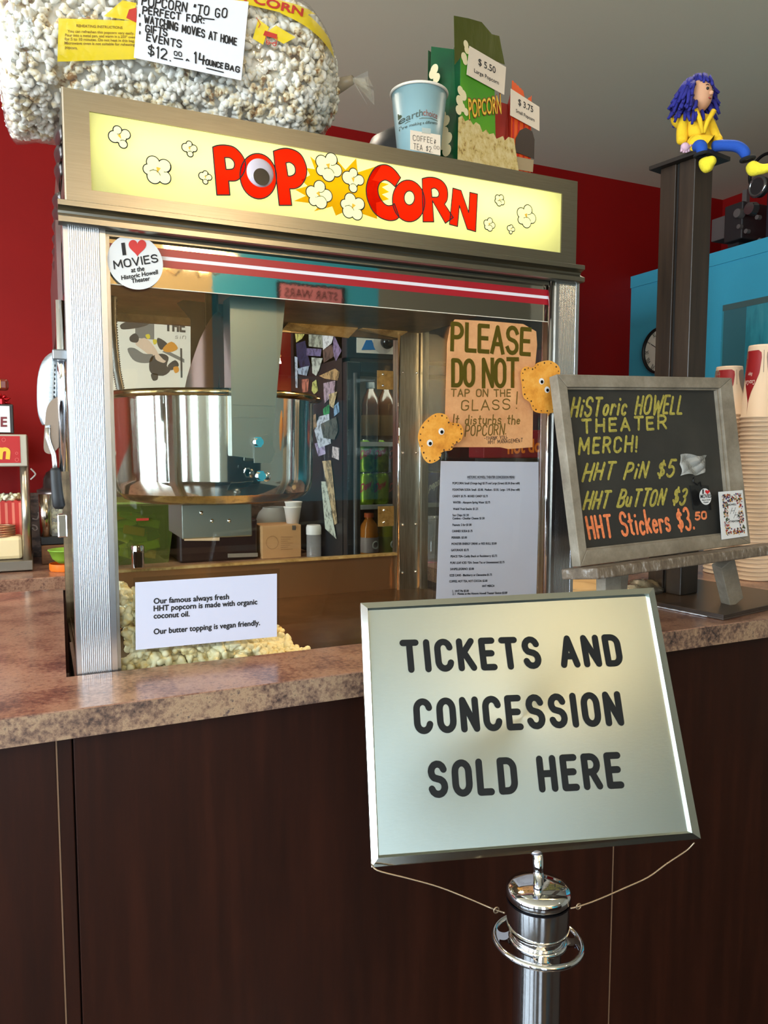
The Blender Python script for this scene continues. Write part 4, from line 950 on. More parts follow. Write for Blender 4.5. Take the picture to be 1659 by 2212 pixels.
def cutout(pts, eyes, label):
    FQ = FQ2
    P = smooth_loop(pts, 5); t = paper('popcorn_cutout', FQ, P, label, 'decoration', TORT, .0015)
    cx, cy = np.mean(P, axis=0); x = MB()
    for i in range(0, len(P), 3):
        p = P[i]; q = FQ.px(p[0]+(cx-p[0])*.09, p[1]+(cy-p[1])*.09); x.disc(FQ, q[0], q[1], .0013+.0005*(i % 2), .0024, 8)
    x.build('dot_border', mat('dark brown dots', (66, 40, 16), .6), t)
    for ex, ey in eyes:
        q = FQ.px(ex, ey); e = MB().disc(FQ, q[0], q[1], .0062, .0028, 18).build('googly_eye', mat('white plastic eye', (226, 222, 216), .2), t)
        MB().disc(FQ, q[0]+.0006, q[1]-.001, .0033, .0034, 14).build('pupil', mat('pupil black', (8, 8, 9)), e)
cutout([(938, 894), (962, 896), (972, 912), (992, 916), (1000, 932), (994, 952), (980, 960), (974, 972), (955, 976), (948, 992), (928, 1001), (914, 990), (906, 965), (902, 942), (912, 916)], [(952, 932), (927, 957)], 'orange paper popcorn cutout with two googly eyes left of the kraft sign')
cutout([(1160, 784), (1186, 779), (1206, 792), (1208, 812), (1200, 840), (1206, 870), (1196, 890), (1172, 893), (1152, 888), (1144, 870), (1130, 858), (1126, 832), (1124, 804), (1134, 792), (1150, 794)], [(1168, 824), (1180, 842)], 'orange paper popcorn cutout with two googly eyes right of the kraft sign')
mn = paper('menu_sheet', FQ, [(952, 996), (1163, 998), (1163, 1110), (1157, 1330), (940, 1338), (945, 1210)], 'white typed concession menu in a clear laminate sleeve on the glass', 'menu', mat('menu paper', (204, 200, 206), .5))
ppoly(MB(), yplane(.0085), [(946, 990), (1168, 991), (1172, 996), (1172, 1110), (1164, 1336), (932, 1342), (938, 1200)], .0015, .0019).build('laminate', glassmat('laminate edge', (246, 248, 250), .6), mn)
rows = [('POPCORN: Small (Orange bag) $3.75 and Large (Green) $5.50 (free refill)', 977, 1122, 1046), ('FOUNTAIN SODA: Small - $3.00,  Medium - $3.50,  Large - 3.95 (free refill)', 977, 1122, 1060), ('CANDY: $1.75 - BOXED CANDY $2.75', 977, 1053, 1074), ("WATER - Absopure Spring Water: $2.75", 978, 1058, 1087.5), ("Welch' Fruit Snacks: $1.25", 978, 1032, 1101.5), ('Sun Chips: $1.50', 977, 1012, 1115), ('Combos - Cheddar Cheese: $1.50', 977, 1046, 1122), ('Peanuts: 2 for $1.00', 977, 1018, 1136), ('CANNED SODA $1.75', 976, 1020, 1149.5), ('PERRIER: $3.00', 975, 1008, 1163.5), ('MONSTER ENERGY DRINK or RED BULL: $3.00', 975, 1072, 1177), ('GATORADE: $2.75', 974, 1012, 1190.5), ('PEACE TEA- Caddy Shack or Razzleberry: $2.75', 973, 1073, 1204), ('PURE LEAF ICED TEA- Sweet Tea or Unsweetened: $2.75', 972, 1089, 1218), ('SANPELLEGRINO: $3.00', 972, 1023, 1231.5), ('IZZE CANS - Blackberry or Clementine $1.75', 971, 1062, 1245), ('COFFEE, HOT TEA, HOT COCOA: $2.00', 970, 1052, 1258), ('HHT MERCH', 1041, 1067, 1268), ('1.  HHT Pin $5.00', 977, 1012, 1279), ("2. I   Movies at the Historic Howell Theater' Button $3.00", 977, 1095, 1285)]
x = MB(); printed(x, FQ, 'HISTORIC HOWELL THEATER CONCESSION MENU', (1009, 1033), (1111, 1033), (1009, 1028), .0010, 0, fat=.00016)
ribbon(x, FQ, [tuple(FQ.px(1009, 1034.6)), tuple(FQ.px(1111, 1034.6))], .0005, .0010, True)
for k, (s, x0, x1, y) in enumerate(rows): printed(x, FQ, s, (x0, y), (x1, y-(x1-x0)*.022*k/19), (x0, y-4.6), .0010, 0, fat=.00018)
x.build('lettering', INK, mn)
# ------------------------------------------------------------------ tilted sheet frames
def rotm(rx, ry, rz):
    cx, sx, cy, sy, cz, sz = math.cos(rx), math.sin(rx), math.cos(ry), math.sin(ry), math.cos(rz), math.sin(rz)
    X = np.array([[1, 0, 0], [0, cx, -sx], [0, sx, cx]]); Y = np.array([[cy, 0, sy], [0, 1, 0], [-sy, 0, cy]]); Z = np.array([[cz, -sz, 0], [sz, cz, 0], [0, 0, 1]])
    return Z@Y@X
def beam(mb, p0, p1, wdir, w, t):
    p0 = np.array(p0, float); p1 = np.array(p1, float); d = p1-p0; d /= np.linalg.norm(d); wd = np.array(wdir, float); wd -= d*wd.dot(d); wd /= np.linalg.norm(wd); td = np.cross(d, wd)
    vs = [p+sx*wd*w/2+sy*td*t/2 for p in (p0, p1) for sy in (-1, 1) for sx in (-1, 1)]
    return mb.add(vs, [(0, 2, 3, 1), (4, 5, 7, 6), (0, 1, 5, 4), (2, 6, 7, 3), (0, 4, 6, 2), (1, 3, 7, 5)])

# ------------------------------------------------------------------ TICKETS sign on its chrome stanchion
Rs = rotm(*np.radians([-23.7, -1.4, -18.0])); FT = Frame((.455, -.515, 1.0865), Rs[:, 0], Rs[:, 2])
sx_, sy_ = .4415, -.5665
ST = thing('sign_stanchion', (sx_, sy_, 0), 'chrome stanchion holding a framed metal TICKETS AND CONCESSION SOLD HERE sign', 'sign stand')
SATIN = mat('satin sign plate', (132, 141, 138), .36, 1.0, bump=(160, .03, (.3, 3, 3)), aniso=.5)
out = [FT.px(*p) for p in ((803, 1874), (1515, 1812), (1413, 1269), (779, 1302))]
inn = [FT.px(*p) for p in ((819, 1848), (1487, 1796), (1396, 1287), (797, 1318))]
out = [tuple(p) for p in out]; inn = [tuple(p) for p in inn]
MB().poly(FT, inn, -.004, -.002).build('sign_plate', SATIN, ST)
mid = [tuple(np.array(a)*.18+np.array(b)*.82) for a, b in zip(out, inn)]
fr_ = MB().ring(FT, out, mid, -.012, .002); fr_.ring(FT, mid, inn, -.012, .0035)
# bevelled channel frame: outer loop low, middle high, inner low
fr_ = MB(); lev = [(out, -.012), (out, -.001), (mid, .0035), (inn, -.0015), (inn, -.012)]; vs = []
for lp, cc_ in lev: vs += [FT.P(a, b, cc_) for a, b in lp]
fr_.add(vs, [(k*4+i, k*4+(i+1) % 4, (k+1)*4+(i+1) % 4, (k+1)*4+i) for k in range(4) for i in range(4)])
fr_.build('sign_frame', mat('bright nickel frame', (204, 206, 196), .13, 1.0), ST)
MB().poly(FT, out, -.014, -.012).build('sign_back', GREYSTEEL, ST)
ENG = mat('engraved black fill', (9, 13, 15), .6, spec=.2)
for s, p0, p1, pt in (('TICKETS AND', (875, 1446.5), (1342, 1432), (870, 1388.5)), ('CONCESSION', (903, 1579), (1343, 1560.5), (899, 1516)), ('SOLD HERE', (934, 1717), (1343, 1695.5), (930, 1651))):
    wid = .0076
    A = FT.px(*p0); B = FT.px(*p1); T = FT.px(*pt)-A; space = .43; xx = 0; it = []
    for ch in s:
        wch, stq = G[ch] if ch != ' ' else (.22, []); it.append((xx, wch, stq)); xx += wch+space
    tot = xx-space
    for x0, wch, stq in it:
        if not stq: continue
        x = MB()
        for line in stq: ribbon(x, FT, [tuple(A+(x0+u)/tot*(B-A)+v*T) for u, v in line], wid, -.0015)
        x.build('engraved_letter', ENG, ST)
bp = FT.px(1160, 1843); st0 = FT.P(bp[0], bp[1], -.006)
zc = .917
MB().cyl((sx_-.002, sy_, st0[2]), (sx_, sy_, zc-.004), .0058, n=18).build('stem', CHROME, ST, smooth=True)
MB().ball((st0[0], st0[1], st0[2]+.002), .0075, 14, 8, (1, 1, .5)).build('weld', mat('grey weld', (150, 150, 160), .4, .9), ST, smooth=True)
cpr = [(0, .0), (.010, -.0002), (.020, -.0010), (.029, -.0028), (.0335, -.0046), (.0352, -.0066), (.0358, -.0095), (.0358, -.0135), (.0350, -.0150), (.0345, -.0152), (.0345, -.0200), (.0345, -.0480), (.0338, -.0510), (.0320, -.0530), (.0290, -.0542), (.0285, -.0560), (.0285, -.064)]
MB().lathe(cpr, (sx_, sy_, zc), 64).build('cap', CHROME, ST, auto=50)
MB().lathe([(.0352, -.0160), (.0352, -.0185), (.0346, -.0190)], (sx_, sy_, zc), 56).build('cap_groove', mat('dark groove', (40, 40, 46), .3, .9), ST, smooth=True)
MB().lathe([(.0265, 0), (.0265, -(zc-.06)+.03), (.03, -(zc-.06)+.025), (.15, -(zc-.06)+.012), (.16, -(zc-.06)+.002), (.16, -(zc-.06))], (sx_, sy_, zc-.06), 48).build('pole', CHROME, ST, auto=40)
# rope ring with kidney slots, slightly tilted
rt_ = Matrix.Rotation(math.radians(3), 3, 'Y')
def rg(x, y, z): v = rt_@Vector((x, y, z)); return (sx_+v.x, sy_+v.y, zc-.0665+v.z)
MB().tube([rg(.0480*math.cos(t), .0480*math.sin(t), 0) for t in np.linspace(0, 2*math.pi, 65)[:-1]], .0034, 10, True).build('rope_ring', CHROME, ST, smooth=True)
MB().tube([rg(.0295*math.cos(t), .0295*math.sin(t), .001) for t in np.linspace(0, 2*math.pi, 49)[:-1]], .0034, 10, True).build('ring_collar', CHROME, ST, smooth=True)
for k in range(4):
    a = math.radians(62+90*k); fan = MB()
    def sp(u, v, top):
        r = .030+.018*u; half = .13+.30*abs(2*u-1)**2.6; t = a+(2*v-1)*half; return rg(r*math.cos(t), r*math.sin(t), .0022 if top else -.0022)
    fan.grid(lambda u, v: sp(u, v, True), 8, 4); fan.grid(lambda u, v: sp(u, 1-v, False), 8, 4)
    fan.build('ring_web', CHROME, ST, smooth=True)
WIRE = mat('steel wire', (150, 132, 110), .4, .8)
for pts in ([(802, 1862), (815, 1880), (880, 1897), (945, 1915), (1000, 1936), (1052, 1958), (1072, 1966), (1090, 1972)], [(1500, 1820), (1482, 1838), (1440, 1866), (1400, 1895), (1350, 1918), (1290, 1944), (1250, 1958), (1232, 1962)]):
    n_ = len(pts); w3 = []
    e0 = FT.P(*FT.px(*pts[0]), -.004); e1 = np.array([sx_-.026*(1 if pts[0][0] < 1000 else -1), sy_-.03, zc-.055])
    y0, y1 = e0[1], e1[1]
    for i, p in enumerate(pts): w3.append(U(p[0], p[1], 'y', y0+(y1-y0)*i/(n_-1)))
    w3 = [tuple(v) for v in w3]
    MB().tube(curve(('s', w3)), .0009, 6).build('tie_wire', WIRE, ST, smooth=True)
    k = w3[-2]; MB().tube([(k[0]+.003*math.cos(t), k[1], k[2]+.003*math.sin(t)) for t in np.linspace(0, 6.28, 13)[:-1]], .0008, 6, True).build('wire_knot', WIRE, ST, smooth=True)

# ------------------------------------------------------------------ plywood base, dark post and chalkboard easel
th = math.radians(10); ux, uy = np.array([math.cos(th), math.sin(th)]), np.array([-math.sin(th), math.cos(th)])
PLY = mat('dark plywood top', (58, 44, 34), .34, noise=((72, 56, 44), 8, (1, 1, 1), .3, .7)); ZP = 1.062
c0 = np.array(U(1563, 1328, 'z', ZP)[:2])
post_t = thing('dark_wood_post', (1.31, .09, ZT), 'tall dark stained wooden post on a black plywood base, rag doll sitting on it', 'post')
q = [tuple(c0), tuple(c0+ux*.34), tuple(c0+ux*.34+uy*.32), tuple(c0+uy*.32)]
MB().poly(flat, q, ZT+.0004, ZP).build('plywood_base', PLY, post_t, bevel=.001)
for k in range(3): MB().poly(flat, [tuple(np.array(p)+np.array(d)*.0005) for p, d in zip(q, (-ux-uy, ux-uy, ux+uy, uy-ux))], ZT+.002+k*.0034, ZT+.003+k*.0034).build('ply_layer', mat('ply edge', (30, 28, 30) if k % 2 else (72, 66, 62), .6) if k else mat('ply edge pale', (74, 68, 66), .6), post_t)
PW = ramp_noise('dark stained post', [(.3, (28, 20, 14)), (.5, (46, 34, 24)), (.7, (58, 44, 32))], 6, .40, 8, (9, 9, .55))
pc = np.array([1.2763, .046]); ZPT = 2.030
def pbox(mb, a0, a1, b0, b1, z0, z1):
    P = [pc+ux*a+uy*b for a, b in ((a0, b0), (a1, b0), (a1, b1), (a0, b1))]; return mb.poly(flat, [tuple(p) for p in P], z0, z1)
pbox(MB(), 0, .066, 0, .040, ZP, ZPT).build('front_beam', PW, post_t, bevel=.0022)
pbox(MB(), 0, .066, .048, .088, ZP, ZPT).build('rear_beam', PW, post_t, bevel=.0015)
pbox(MB(), .006, .060, .040, .048, ZP, ZPT).build('filler_strip', mat('dark gap wood', (20, 16, 13), .6), post_t)
pbox(MB(), -.016, .084, -.030, .108, ZPT, ZPT+.009).build('cap_board', mat('black cap board', (34, 29, 25), .45), post_t, bevel=.001)
gp_ = [c0+uy*(.035+.009*k)-ux*(.0015+.001*math.sin(k*2.1)) for k in range(15)]
MB().tube([(p[0], p[1], ZT+.002) for p in gp_], [.0007+.0009*abs(math.sin(k*1.3)) for k in range(15)], 8).build('white_glue', mat('white glue', (200, 202, 208), .5), post_t, smooth=True)

Rb = rotm(*np.radians([-9.448, -1.8715, 2.1583])); FBd = Frame((1.09201, -.06828, 1.36478), Rb[:, 0], Rb[:, 2])
GW = ramp_noise('weathered grey wood', [(.3, (104, 94, 80)), (.5, (128, 118, 102)), (.72, (152, 143, 128))], 14, .75, 8, (1, 1, 1), .3)
CB = thing('chalkboard', (1.14, -.02, ZT), 'framed chalkboard easel listing historic theater merch in yellow and orange chalk', 'sign')
bo = [tuple(FBd.px(*p)) for p in ((1254, 1224), (1622, 1174), (1581, 816), (1203, 808))]
bi = [tuple(FBd.px(*p)) for p in ((1268, 1188), (1586, 1152), (1556, 838), (1226, 836))]
bl = [tuple(np.array(a)*.72+np.array(b)*.28) for a, b in zip(bi, bo)]
names = ('bottom', 'right', 'top', 'left')
for i in range(4):
    j = (i+1) % 4; MB().poly(FBd, [bo[i], bo[j], bi[j], bi[i]], -.024, 0).build('frame_rail', GW, CB, bevel=.0015)
for i in range(4):
    j = (i+1) % 4; t_ = [bi[i], bi[j], bl[j], bl[i]]
    ii = [tuple(np.array(bi[k])+(np.mean(bi, axis=0)-np.array(bi[k]))*.02) for k in range(4)]
    MB().poly(FBd, [bi[i], bi[j], ii[j], ii[i]], -.020, -.006).build('inner_bead', GW, CB)
SLATE = mat('chalkboard slate', (42, 41, 38), .5, noise=((54, 52, 47), 9, (1, 1, 1), .45, .75))
MB().poly(FBd, [tuple(np.array(p)*1.002) for p in bi], -.020, -.014).build('slate', SLATE, CB)
CHY = mat('yellow chalk', (172, 160, 70), .9, noise=((120, 110, 46), 160, (1, 1, 1), .4, .7)); CHO = mat('orange chalk', (236, 136, 84), .9, noise=((200, 100, 60), 160, (1, 1, 1), .4, .7))
for s, p0, p1, pt, sd in (('HiSToric HOWELL', (1243, 896), (1483, 889), (1251, 856), 1), ('THEATER', (1269, 932), (1449, 922), (1269, 904), 2), ('MERCH!', (1261, 978), (1386, 972), (1264, 944), 3), ('HHT PiN $5', (1269, 1036), (1464, 1026), (1279, 1000), 4), ('HHT BuTTON $3', (1271, 1097), (1489, 1087), (1281, 1061), 5)):
    x = MB(); hand(x, FBd, s, p0, p1, pt, .0056, -.0136, .04, .32, seed=sd); x.build('chalk_writing', CHY, CB)
x = MB(); hand(x, FBd, 'HHT Stickers $3.', (1285, 1164), (1511, 1140), (1277, 1116), .0060, -.0136, .04, .3, seed=6); x.build('chalk_writing', CHO, CB); x = MB(); hand(x, FBd, '50', (1514, 1121), (1537, 1119), (1514, 1106), .0044, -.0136, .04); x.build('chalk_writing', CHO, CB)
# ledge and legs
lb = FBd.px(1226, 1229); le = FBd.P(*lb)
MB().fbox(FBd, lb[0], lb[0]+.56, lb[1]-.020, lb[1], -.02, .078).build('ledge', ramp_noise('crackled dark ledge wood', [(.3, (74, 62, 50)), (.55, (112, 98, 82)), (.7, (176, 172, 168))], 40, .6, 8, (3, 1, 1), .4), CB, bevel=.003)
rl = beam(MB(), FBd.P(*(FBd.px(1572, 1212)), -.012), (1.3155, -.062, ZP+.005), FBd.ax, .040, .026); rl.build('leg', GW, CB, bevel=.0015)
rl = beam(MB(), FBd.P(*(FBd.px(1324, 1238)), -.012), (.955, -.085, ZT+.005), FBd.ax, .040, .026); rl.build('leg', GW, CB, bevel=.0015)
bk = FBd.P(*FBd.px(1400, 900), -.03); beam(MB(), bk, (bk[0]+.01, .03, ZT+.0005), FBd.ax, .03, .014).build('rear_leg', GW, CB)
# merchandise fixed to the board
cr = thing('button_badge', tuple(FBd.P(*FBd.px(1522, 1088), -.012)), 'small round I heart MOVIES button badge hung on the chalkboard', 'badge')
a, b = FBd.px(1522, 1073); MB().disc(FBd, a, b, .0172, .002, 30).build('disc', mat('white vinyl', (214, 214, 214)), cr)
ppoly(MB(), FBd, [(1500, 1047), (1520, 1046), (1540, 1048), (1544, 1080), (1546, 1100), (1508, 1100)], -.0125, -.011).build('black_card', mat('black card', (24, 24, 24), .25), cr)
x = MB(); printed(x, FBd, 'I', (1515, 1067), (1518, 1067), (1515, 1058), .0026, .04); printed(x, FBd, 'MOVIES', (1511, 1077), (1534, 1075), (1511, 1069), .0026, .02); printed(x, FBd, 'Historic Howell', (1514, 1082), (1532, 1081), (1514, 1079), .0026, .02); printed(x, FBd, 'Theater', (1517, 1087), (1529, 1086), (1517, 1084), .0026, .02); x.build('lettering', INK, cr)
heart(FBd, 1526, 1063, 5, .0026, mat('heart red', (196, 30, 36)), cr)
def crump(u, v):
    p0, p1, p2, p3 = [FBd.px(*p) for p in ((1480, 1026), (1531, 1022), (1534, 984), (1478, 980))]
    p = (p0*(1-u)+p1*u)*(1-v)+(p3*(1-u)+p2*u)*v; return FBd.P(p[0]+.0016*math.sin(7*v), p[1]+.0022*math.sin(8*u), -.012+.004*(1+math.sin(7*u+4*v))*math.sin(math.pi*u)**.5+.003*abs(math.sin(6*v-5*u)))
tag(MB().grid(crump, 26, 20).build('plastic_bag', glassmat('crumpled pin bag', (236, 236, 230), 1.0, .1, bump=(120, .6), haze=.30, floor=.06), None), 'small crumpled clear plastic pin bag hung on the chalkboard', 'bag')
tag(MB().tube([FBd.P(*FBd.px(*p), -.011) for p in ((1508, 1030), (1506, 1038), (1516, 1046), (1522, 1040), (1524, 1050))], .0016, 8).build('cord', BLACK, None, smooth=True), 'short black cord between the pin bag and the button badge', 'cord')
sk = paper('sticker_card', FBd, [(1549, 1063), (1601, 1059), (1612, 1158), (1556, 1166)], 'white sticker card with colourful confetti border on the chalkboard corner', 'sticker', mat('white vinyl', (214, 214, 214)), .003, .0008)
r2 = random.Random(5); cols = [(30, 28, 30), (150, 40, 36), (60, 72, 44), (190, 140, 50), (70, 60, 110), (200, 170, 150)]
cm = [MB() for _ in cols]
for k in range(560):
    u, v = r2.uniform(.1, .9), r2.uniform(.07, .93)
    if .30 < u < .70 and .24 < v < .80: continue
    px_ = (1549+3+(1601-1549)*u+(10*v)); py = 1063-4*u+101*v; q = FBd.px(px_-2, py); g_ = cm[k % 6]
    g_.disc(FBd, q[0], q[1], r2.uniform(.0013, .0026), .0042+.00002*(k % 9), 5, rot=r2.random())
for g_, cl in zip(cm, cols): g_.build('confetti_border', mat('confetti %d %d %d' % cl, cl, .5), sk)
x = MB(); hand(x, FBd, 'H', (1573, 1111), (1580, 1110), (1578, 1098), .0008, .0045); hand(x, FBd, 'H', (1581, 1120), (1588, 1119), (1586, 1107), .0008, .0045)
printed(x, FBd, 'HOWELL', (1569, 1093), (1587, 1091.5), (1569, 1089), .0045, .02); printed(x, FBd, 'THEATER', (1573, 1129), (1592, 1127.5), (1573, 1125), .0045, .02); x.build('lettering', INK, sk)

# ------------------------------------------------------------------ rag doll on the post
DZ = ZPT+.009
dc = U(1506, 326, 'y', .045)
FDl = Frame((dc[0], .05, DZ), (math.cos(-.45), math.sin(-.45), 0), (0, 0, 1))
def dp(x, y, c=0.0): return FDl.P(*FDl.px(x, y), c)
DL = thing('rag_doll', (dc[0], .05, DZ), 'cloth rag doll in yellow coat with blue yarn hair sitting on the post', 'doll')
YC_ = mat('yellow felt', (236, 192, 34), .9, bump=(240, .4, (1, 1, 1))); YB_ = mat('yellow terry cloth', (226, 208, 50), .95, bump=(220, .7, (1, 1, 1))); BLU = mat('blue fleece', (30, 78, 172), .9, bump=(260, .4, (1, 1, 1))); SKIN = mat('peach felt', (214, 160, 124), .8); YARN = mat('indigo yarn', (38, 38, 128), .9, bump=(300, .5, (1, 1, 1))); MIT = mat('lilac mitten', (214, 176, 192), .9)
def skinned(name, pts, rad, edges, m, parent, sub=2):
    me = bpy.data.meshes.new(name); off = OFF[parent.name]; me.from_pydata([tuple(np.array(p)-off) for p in pts], edges, []); o = bpy.data.objects.new(name, me); COL.objects.link(o); o.parent = parent; OFF[o.name] = off
    md = o.modifiers.new('skin', 'SKIN'); sk_ = me.skin_vertices[0].data
    for i, r in enumerate(rad): sk_[i].radius = (r, r) if not hasattr(r, '__len__') else r
    sk_[0].use_root = True
    s = o.modifiers.new('subdivision', 'SUBSURF'); s.levels = sub; s.render_levels = sub
    me.materials.append(m); md.use_smooth_shade = True; return o
skinned('coat', [dp(1508, 318), dp(1508, 300), dp(1506, 282), dp(1504, 264), dp(1503, 250), dp(1480, 256), dp(1472, 276), dp(1474, 300), dp(1468, 312, .01), dp(1530, 262), dp(1540, 284), dp(1546, 300), dp(1552, 312, .012), dp(1522, 316, .02), dp(1492, 318, .02)],
        [.033, .029, .025, .023, .014, .014, .013, .013, .012, .014, .013, .012, .011, .017, .017], [(0, 1), (1, 2), (2, 3), (3, 4), (3, 5), (5, 6), (6, 7), (7, 8), (3, 9), (9, 10), (10, 11), (11, 12), (0, 13), (0, 14)], YC_, DL)
skinned('hood', [dp(1466, 236, -.02), dp(1468, 252, -.02), dp(1484, 262, -.02), dp(1510, 262, -.02), dp(1530, 254, -.02), dp(1538, 244, -.02)], [.012, .015, .015, .013, .012, .008], [(i, i+1) for i in range(5)], YC_, DL)
for pts in ([(1490, 250), (1500, 272), (1506, 300)], [(1530, 252), (1516, 276), (1508, 300)]):
    MB().tube([dp(x, y, .030) for x, y in pts], [.006, .005, .004], 8).build('lapel', YC_, DL, smooth=True)
skinned('leg', [dp(1496, 324, .012), dp(1499, 326, .036), dp(1500, 338, .042), dp(1500, 350, .042)], [.013, .0145, .0125, .011], [(0, 1), (1, 2), (2, 3)], BLU, DL)
skinned('leg', [dp(1530, 322, .012), dp(1555, 321, .018), dp(1582, 324, .022), dp(1597, 334, .024), dp(1603, 352, .024)], [.013, .012, .0125, .0125, .0115], [(0, 1), (1, 2), (2, 3), (3, 4)], BLU, DL)
skinned('boot', [dp(1498, 356, .042), dp(1502, 374, .043), dp(1509, 392, .046), dp(1522, 366, .062)], [.0125, .0150, .0095, .0085], [(0, 1), (1, 2), (1, 3)], YB_, DL)
skinned('boot', [dp(1606, 360, .024), dp(1612, 378, .026), dp(1614, 392, .028), dp(1634, 381, .044), dp(1646, 377, .052)], [.0130, .0145, .0095, .0105, .0080], [(0, 1), (1, 2), (1, 3), (3, 4)], YB_, DL)
for x, y, c in ((1499, 350, .042), (1604, 353, .024)):
    ce = dp(x, y, c); MB().tube([ce+.0130*math.cos(t)*FDl.ax+.0130*math.sin(t)*FDl.n+np.array([0, 0, .002*math.cos(t)]) for t in np.linspace(0, 6.2832, 21)[:-1]], .0035, 8, True).build('boot_cuff', mat('black fur trim', (18, 18, 20), .9), DL, smooth=True)
for x, y, c in ((1474, 324, .016), (1553, 318, .016)):
    ce = dp(x, y, c); hb = MB().ball(ce, .0105, 14, 10, (1, .8, .9))
    for k in range(4): hb.tube([ce+FDl.ax*(.004*(k-1.5)), ce+FDl.ax*(.0055*(k-1.5))+np.array([0, 0, -.010-.002*(k in (1, 2))])], [.0035, .0025], 7)
    hb.tube([ce+FDl.ax*.006, ce+FDl.ax*.014+np.array([0, 0, .004])], [.0035, .0025], 7); hb.build('mitten', MIT, DL, smooth=True)
hc_ = dp(1503, 214, .012)
head = MB().ball(hc_, .0315, 28, 20, (.92, .95, 1.08)).build('head', SKIN, DL, smooth=True)
hd = np.array([.0, -1, 0]); hx = FDl.ax*.55-np.array([0, 0, 0]); fdir = FDl.n*.80+FDl.ax*.60; fdir /= np.linalg.norm(fdir); fr_x = np.cross(np.array([0, 0, 1]), fdir); fr_x /= np.linalg.norm(fr_x)
def face(a, b, r=.0325):
    v = fdir+fr_x*a+np.array([0, 0, b]); v /= np.linalg.norm(v); return hc_+v*r*np.array([.92, .95, 1.08])
for a in (-.36, .36):
    MB().ball(face(a, .12, .0315), .0032, 12, 8).build('eye', mat('doll eye', (28, 24, 22), .3), DL, smooth=True)
    MB().tube([face(a-.14, .36), face(a, .42), face(a+.14, .36)], .0008, 6).build('brow', mat('brow thread', (60, 40, 40), .8), DL, smooth=True)
MB().ball(face(0, -.10, .033), .0045, 12, 8).build('nose', SKIN, DL, smooth=True)
MB().tube([face(-.14, -.40), face(0, -.44), face(.14, -.40)], .0013, 6).build('mouth', mat('red thread', (160, 60, 56), .8), DL, smooth=True)
yb = MB(); r3 = random.Random(11)
for k in range(230):
    v = np.array([r3.gauss(0, 1), r3.gauss(0, 1), r3.gauss(.25, .8)]); v /= np.linalg.norm(v)
    if v.dot(fdir) > .42 and v[2] < .72: continue
    p = hc_+v*.033; dn = np.array([v[0]*.5, v[1]*.5, -1.0]); L_ = r3.uniform(.018, .040) if v[2] < .5 else r3.uniform(.018, .034)
    q1 = p+v*.009+dn*L_*.35; q2 = p+v*.010+dn*L_*.75+np.array([r3.uniform(-.006, .006), r3.uniform(-.006, .006), 0]); yb.tube([p, p+v*.008, q1, q2], [.0036, .0044, .0042, .0028], 6)
yb.build('yarn_hair', YARN, DL, smooth=True)
# ------------------------------------------------------------------ stacks of paper soda cups at the right
CUPM = mat('cream paper cup', (226, 200, 172), .55); CUPR = mat('cup red', (158, 26, 30), .45); CUPW = mat('cup white script', (240, 214, 200), .5); CUPG = mat('cup grey print', (150, 132, 118), .5)
def cup_shape(h, rt, rb):
    "upside-down cup: rim below, base above"
    return [(rt, 0), (rt+.0028, .0012), (rt+.0034, .0035), (rt+.0022, .0058), (rt, .0062), (rb, h-.004), (rb-.001, h), (rb-.004, h), (rb-.005, h-.006), (0, h-.006)]
CUPMESH = {}
def cupmesh(h, rt, rb):
    if (h, rt, rb) not in CUPMESH:
        o = MB().lathe(cup_shape(h, rt, rb), (0, 0, 0), 40).build('paper_cup', CUPM, None, smooth=True); CUPMESH[(h, rt, rb)] = o.data; bpy.data.objects.remove(o)
    return CUPMESH[(h, rt, rb)]
def stack(x, y, n, pitch, h, rt, rb, label, toplabel, group, rot, z0=ZT):
    for k in range(n):
        z = z0+.0005+k*pitch; top = k == n-1
        if not top:
            o = bpy.data.objects.new('paper_cup', cupmesh(h, rt, rb)); COL.objects.link(o); o.location = (x+rnd.uniform(-.0006, .0006), y+rnd.uniform(-.0006, .0006), z); tag(o, label, 'cup', group); OFF[o.name] = np.array(o.location); continue
        t = thing('paper_cup', (x, y, z), toplabel, 'cup', group)
        MB().lathe(cup_shape(h, rt, rb), (x, y, z), 48).build('body', CUPM, t, smooth=True)
        class CF2:
            def P(s, a, b, c=0.0):
                r = rt+(rb-rt)*b/h+.0005+c; return np.array([x+r*math.cos(a), y+r*math.sin(a), z+b])
        f = CF2()
        prof = [(0, .0), (.20, .02), (.35, .25), (.50, .60), (.62, .85), (.72, .92), (.85, 1.0), (.93, .95), (.97, .6)]
        for j, (m, a0) in enumerate(((CUPR, rot), (CUPG, rot+1.75), (CUPR, rot+3.5), (CUPG, rot+5.2))):
            def fn(u, v):
                q = v*.96; wv = np.interp(q, [p[0] for p in prof], [p[1] for p in prof])*.72; return f.P(a0+(2*u-1)*wv, h*(.04+q*.92), 0)
            g = MB().grid(fn, 8, 26).build('bottle_print', m, t, smooth=True)
            x_ = MB()
            for s, b0, hh in (('Enjoy', .60, .05), ('Coca-Cola', .50, .075)):
                V, F = fmesh(s, .01, .3); w0, w1 = V[:, 0].min(), V[:, 0].max(); sc = (.34 if s == 'Enjoy' else .74)/(w1-w0)
                x_.add([f.P(a0-(vx-(w0+w1)/2)*sc, h*(b0+.02)-vy*hh*h*1.2, .0006) for vx, vy in V], F)
            x_.build('script', CUPW, t)
        ln = MB(); a1 = rot+.85; ln.add([f.P(a1-.012, h*.62, .0003), f.P(a1+.012, h*.62, .0003), f.P(a1+.012, h*.92, .0003), f.P(a1-.012, h*.92, .0003)], [(0, 1, 2, 3)]); ln.build('small_print', mat('small print grey', (70, 60, 56), .6), t)
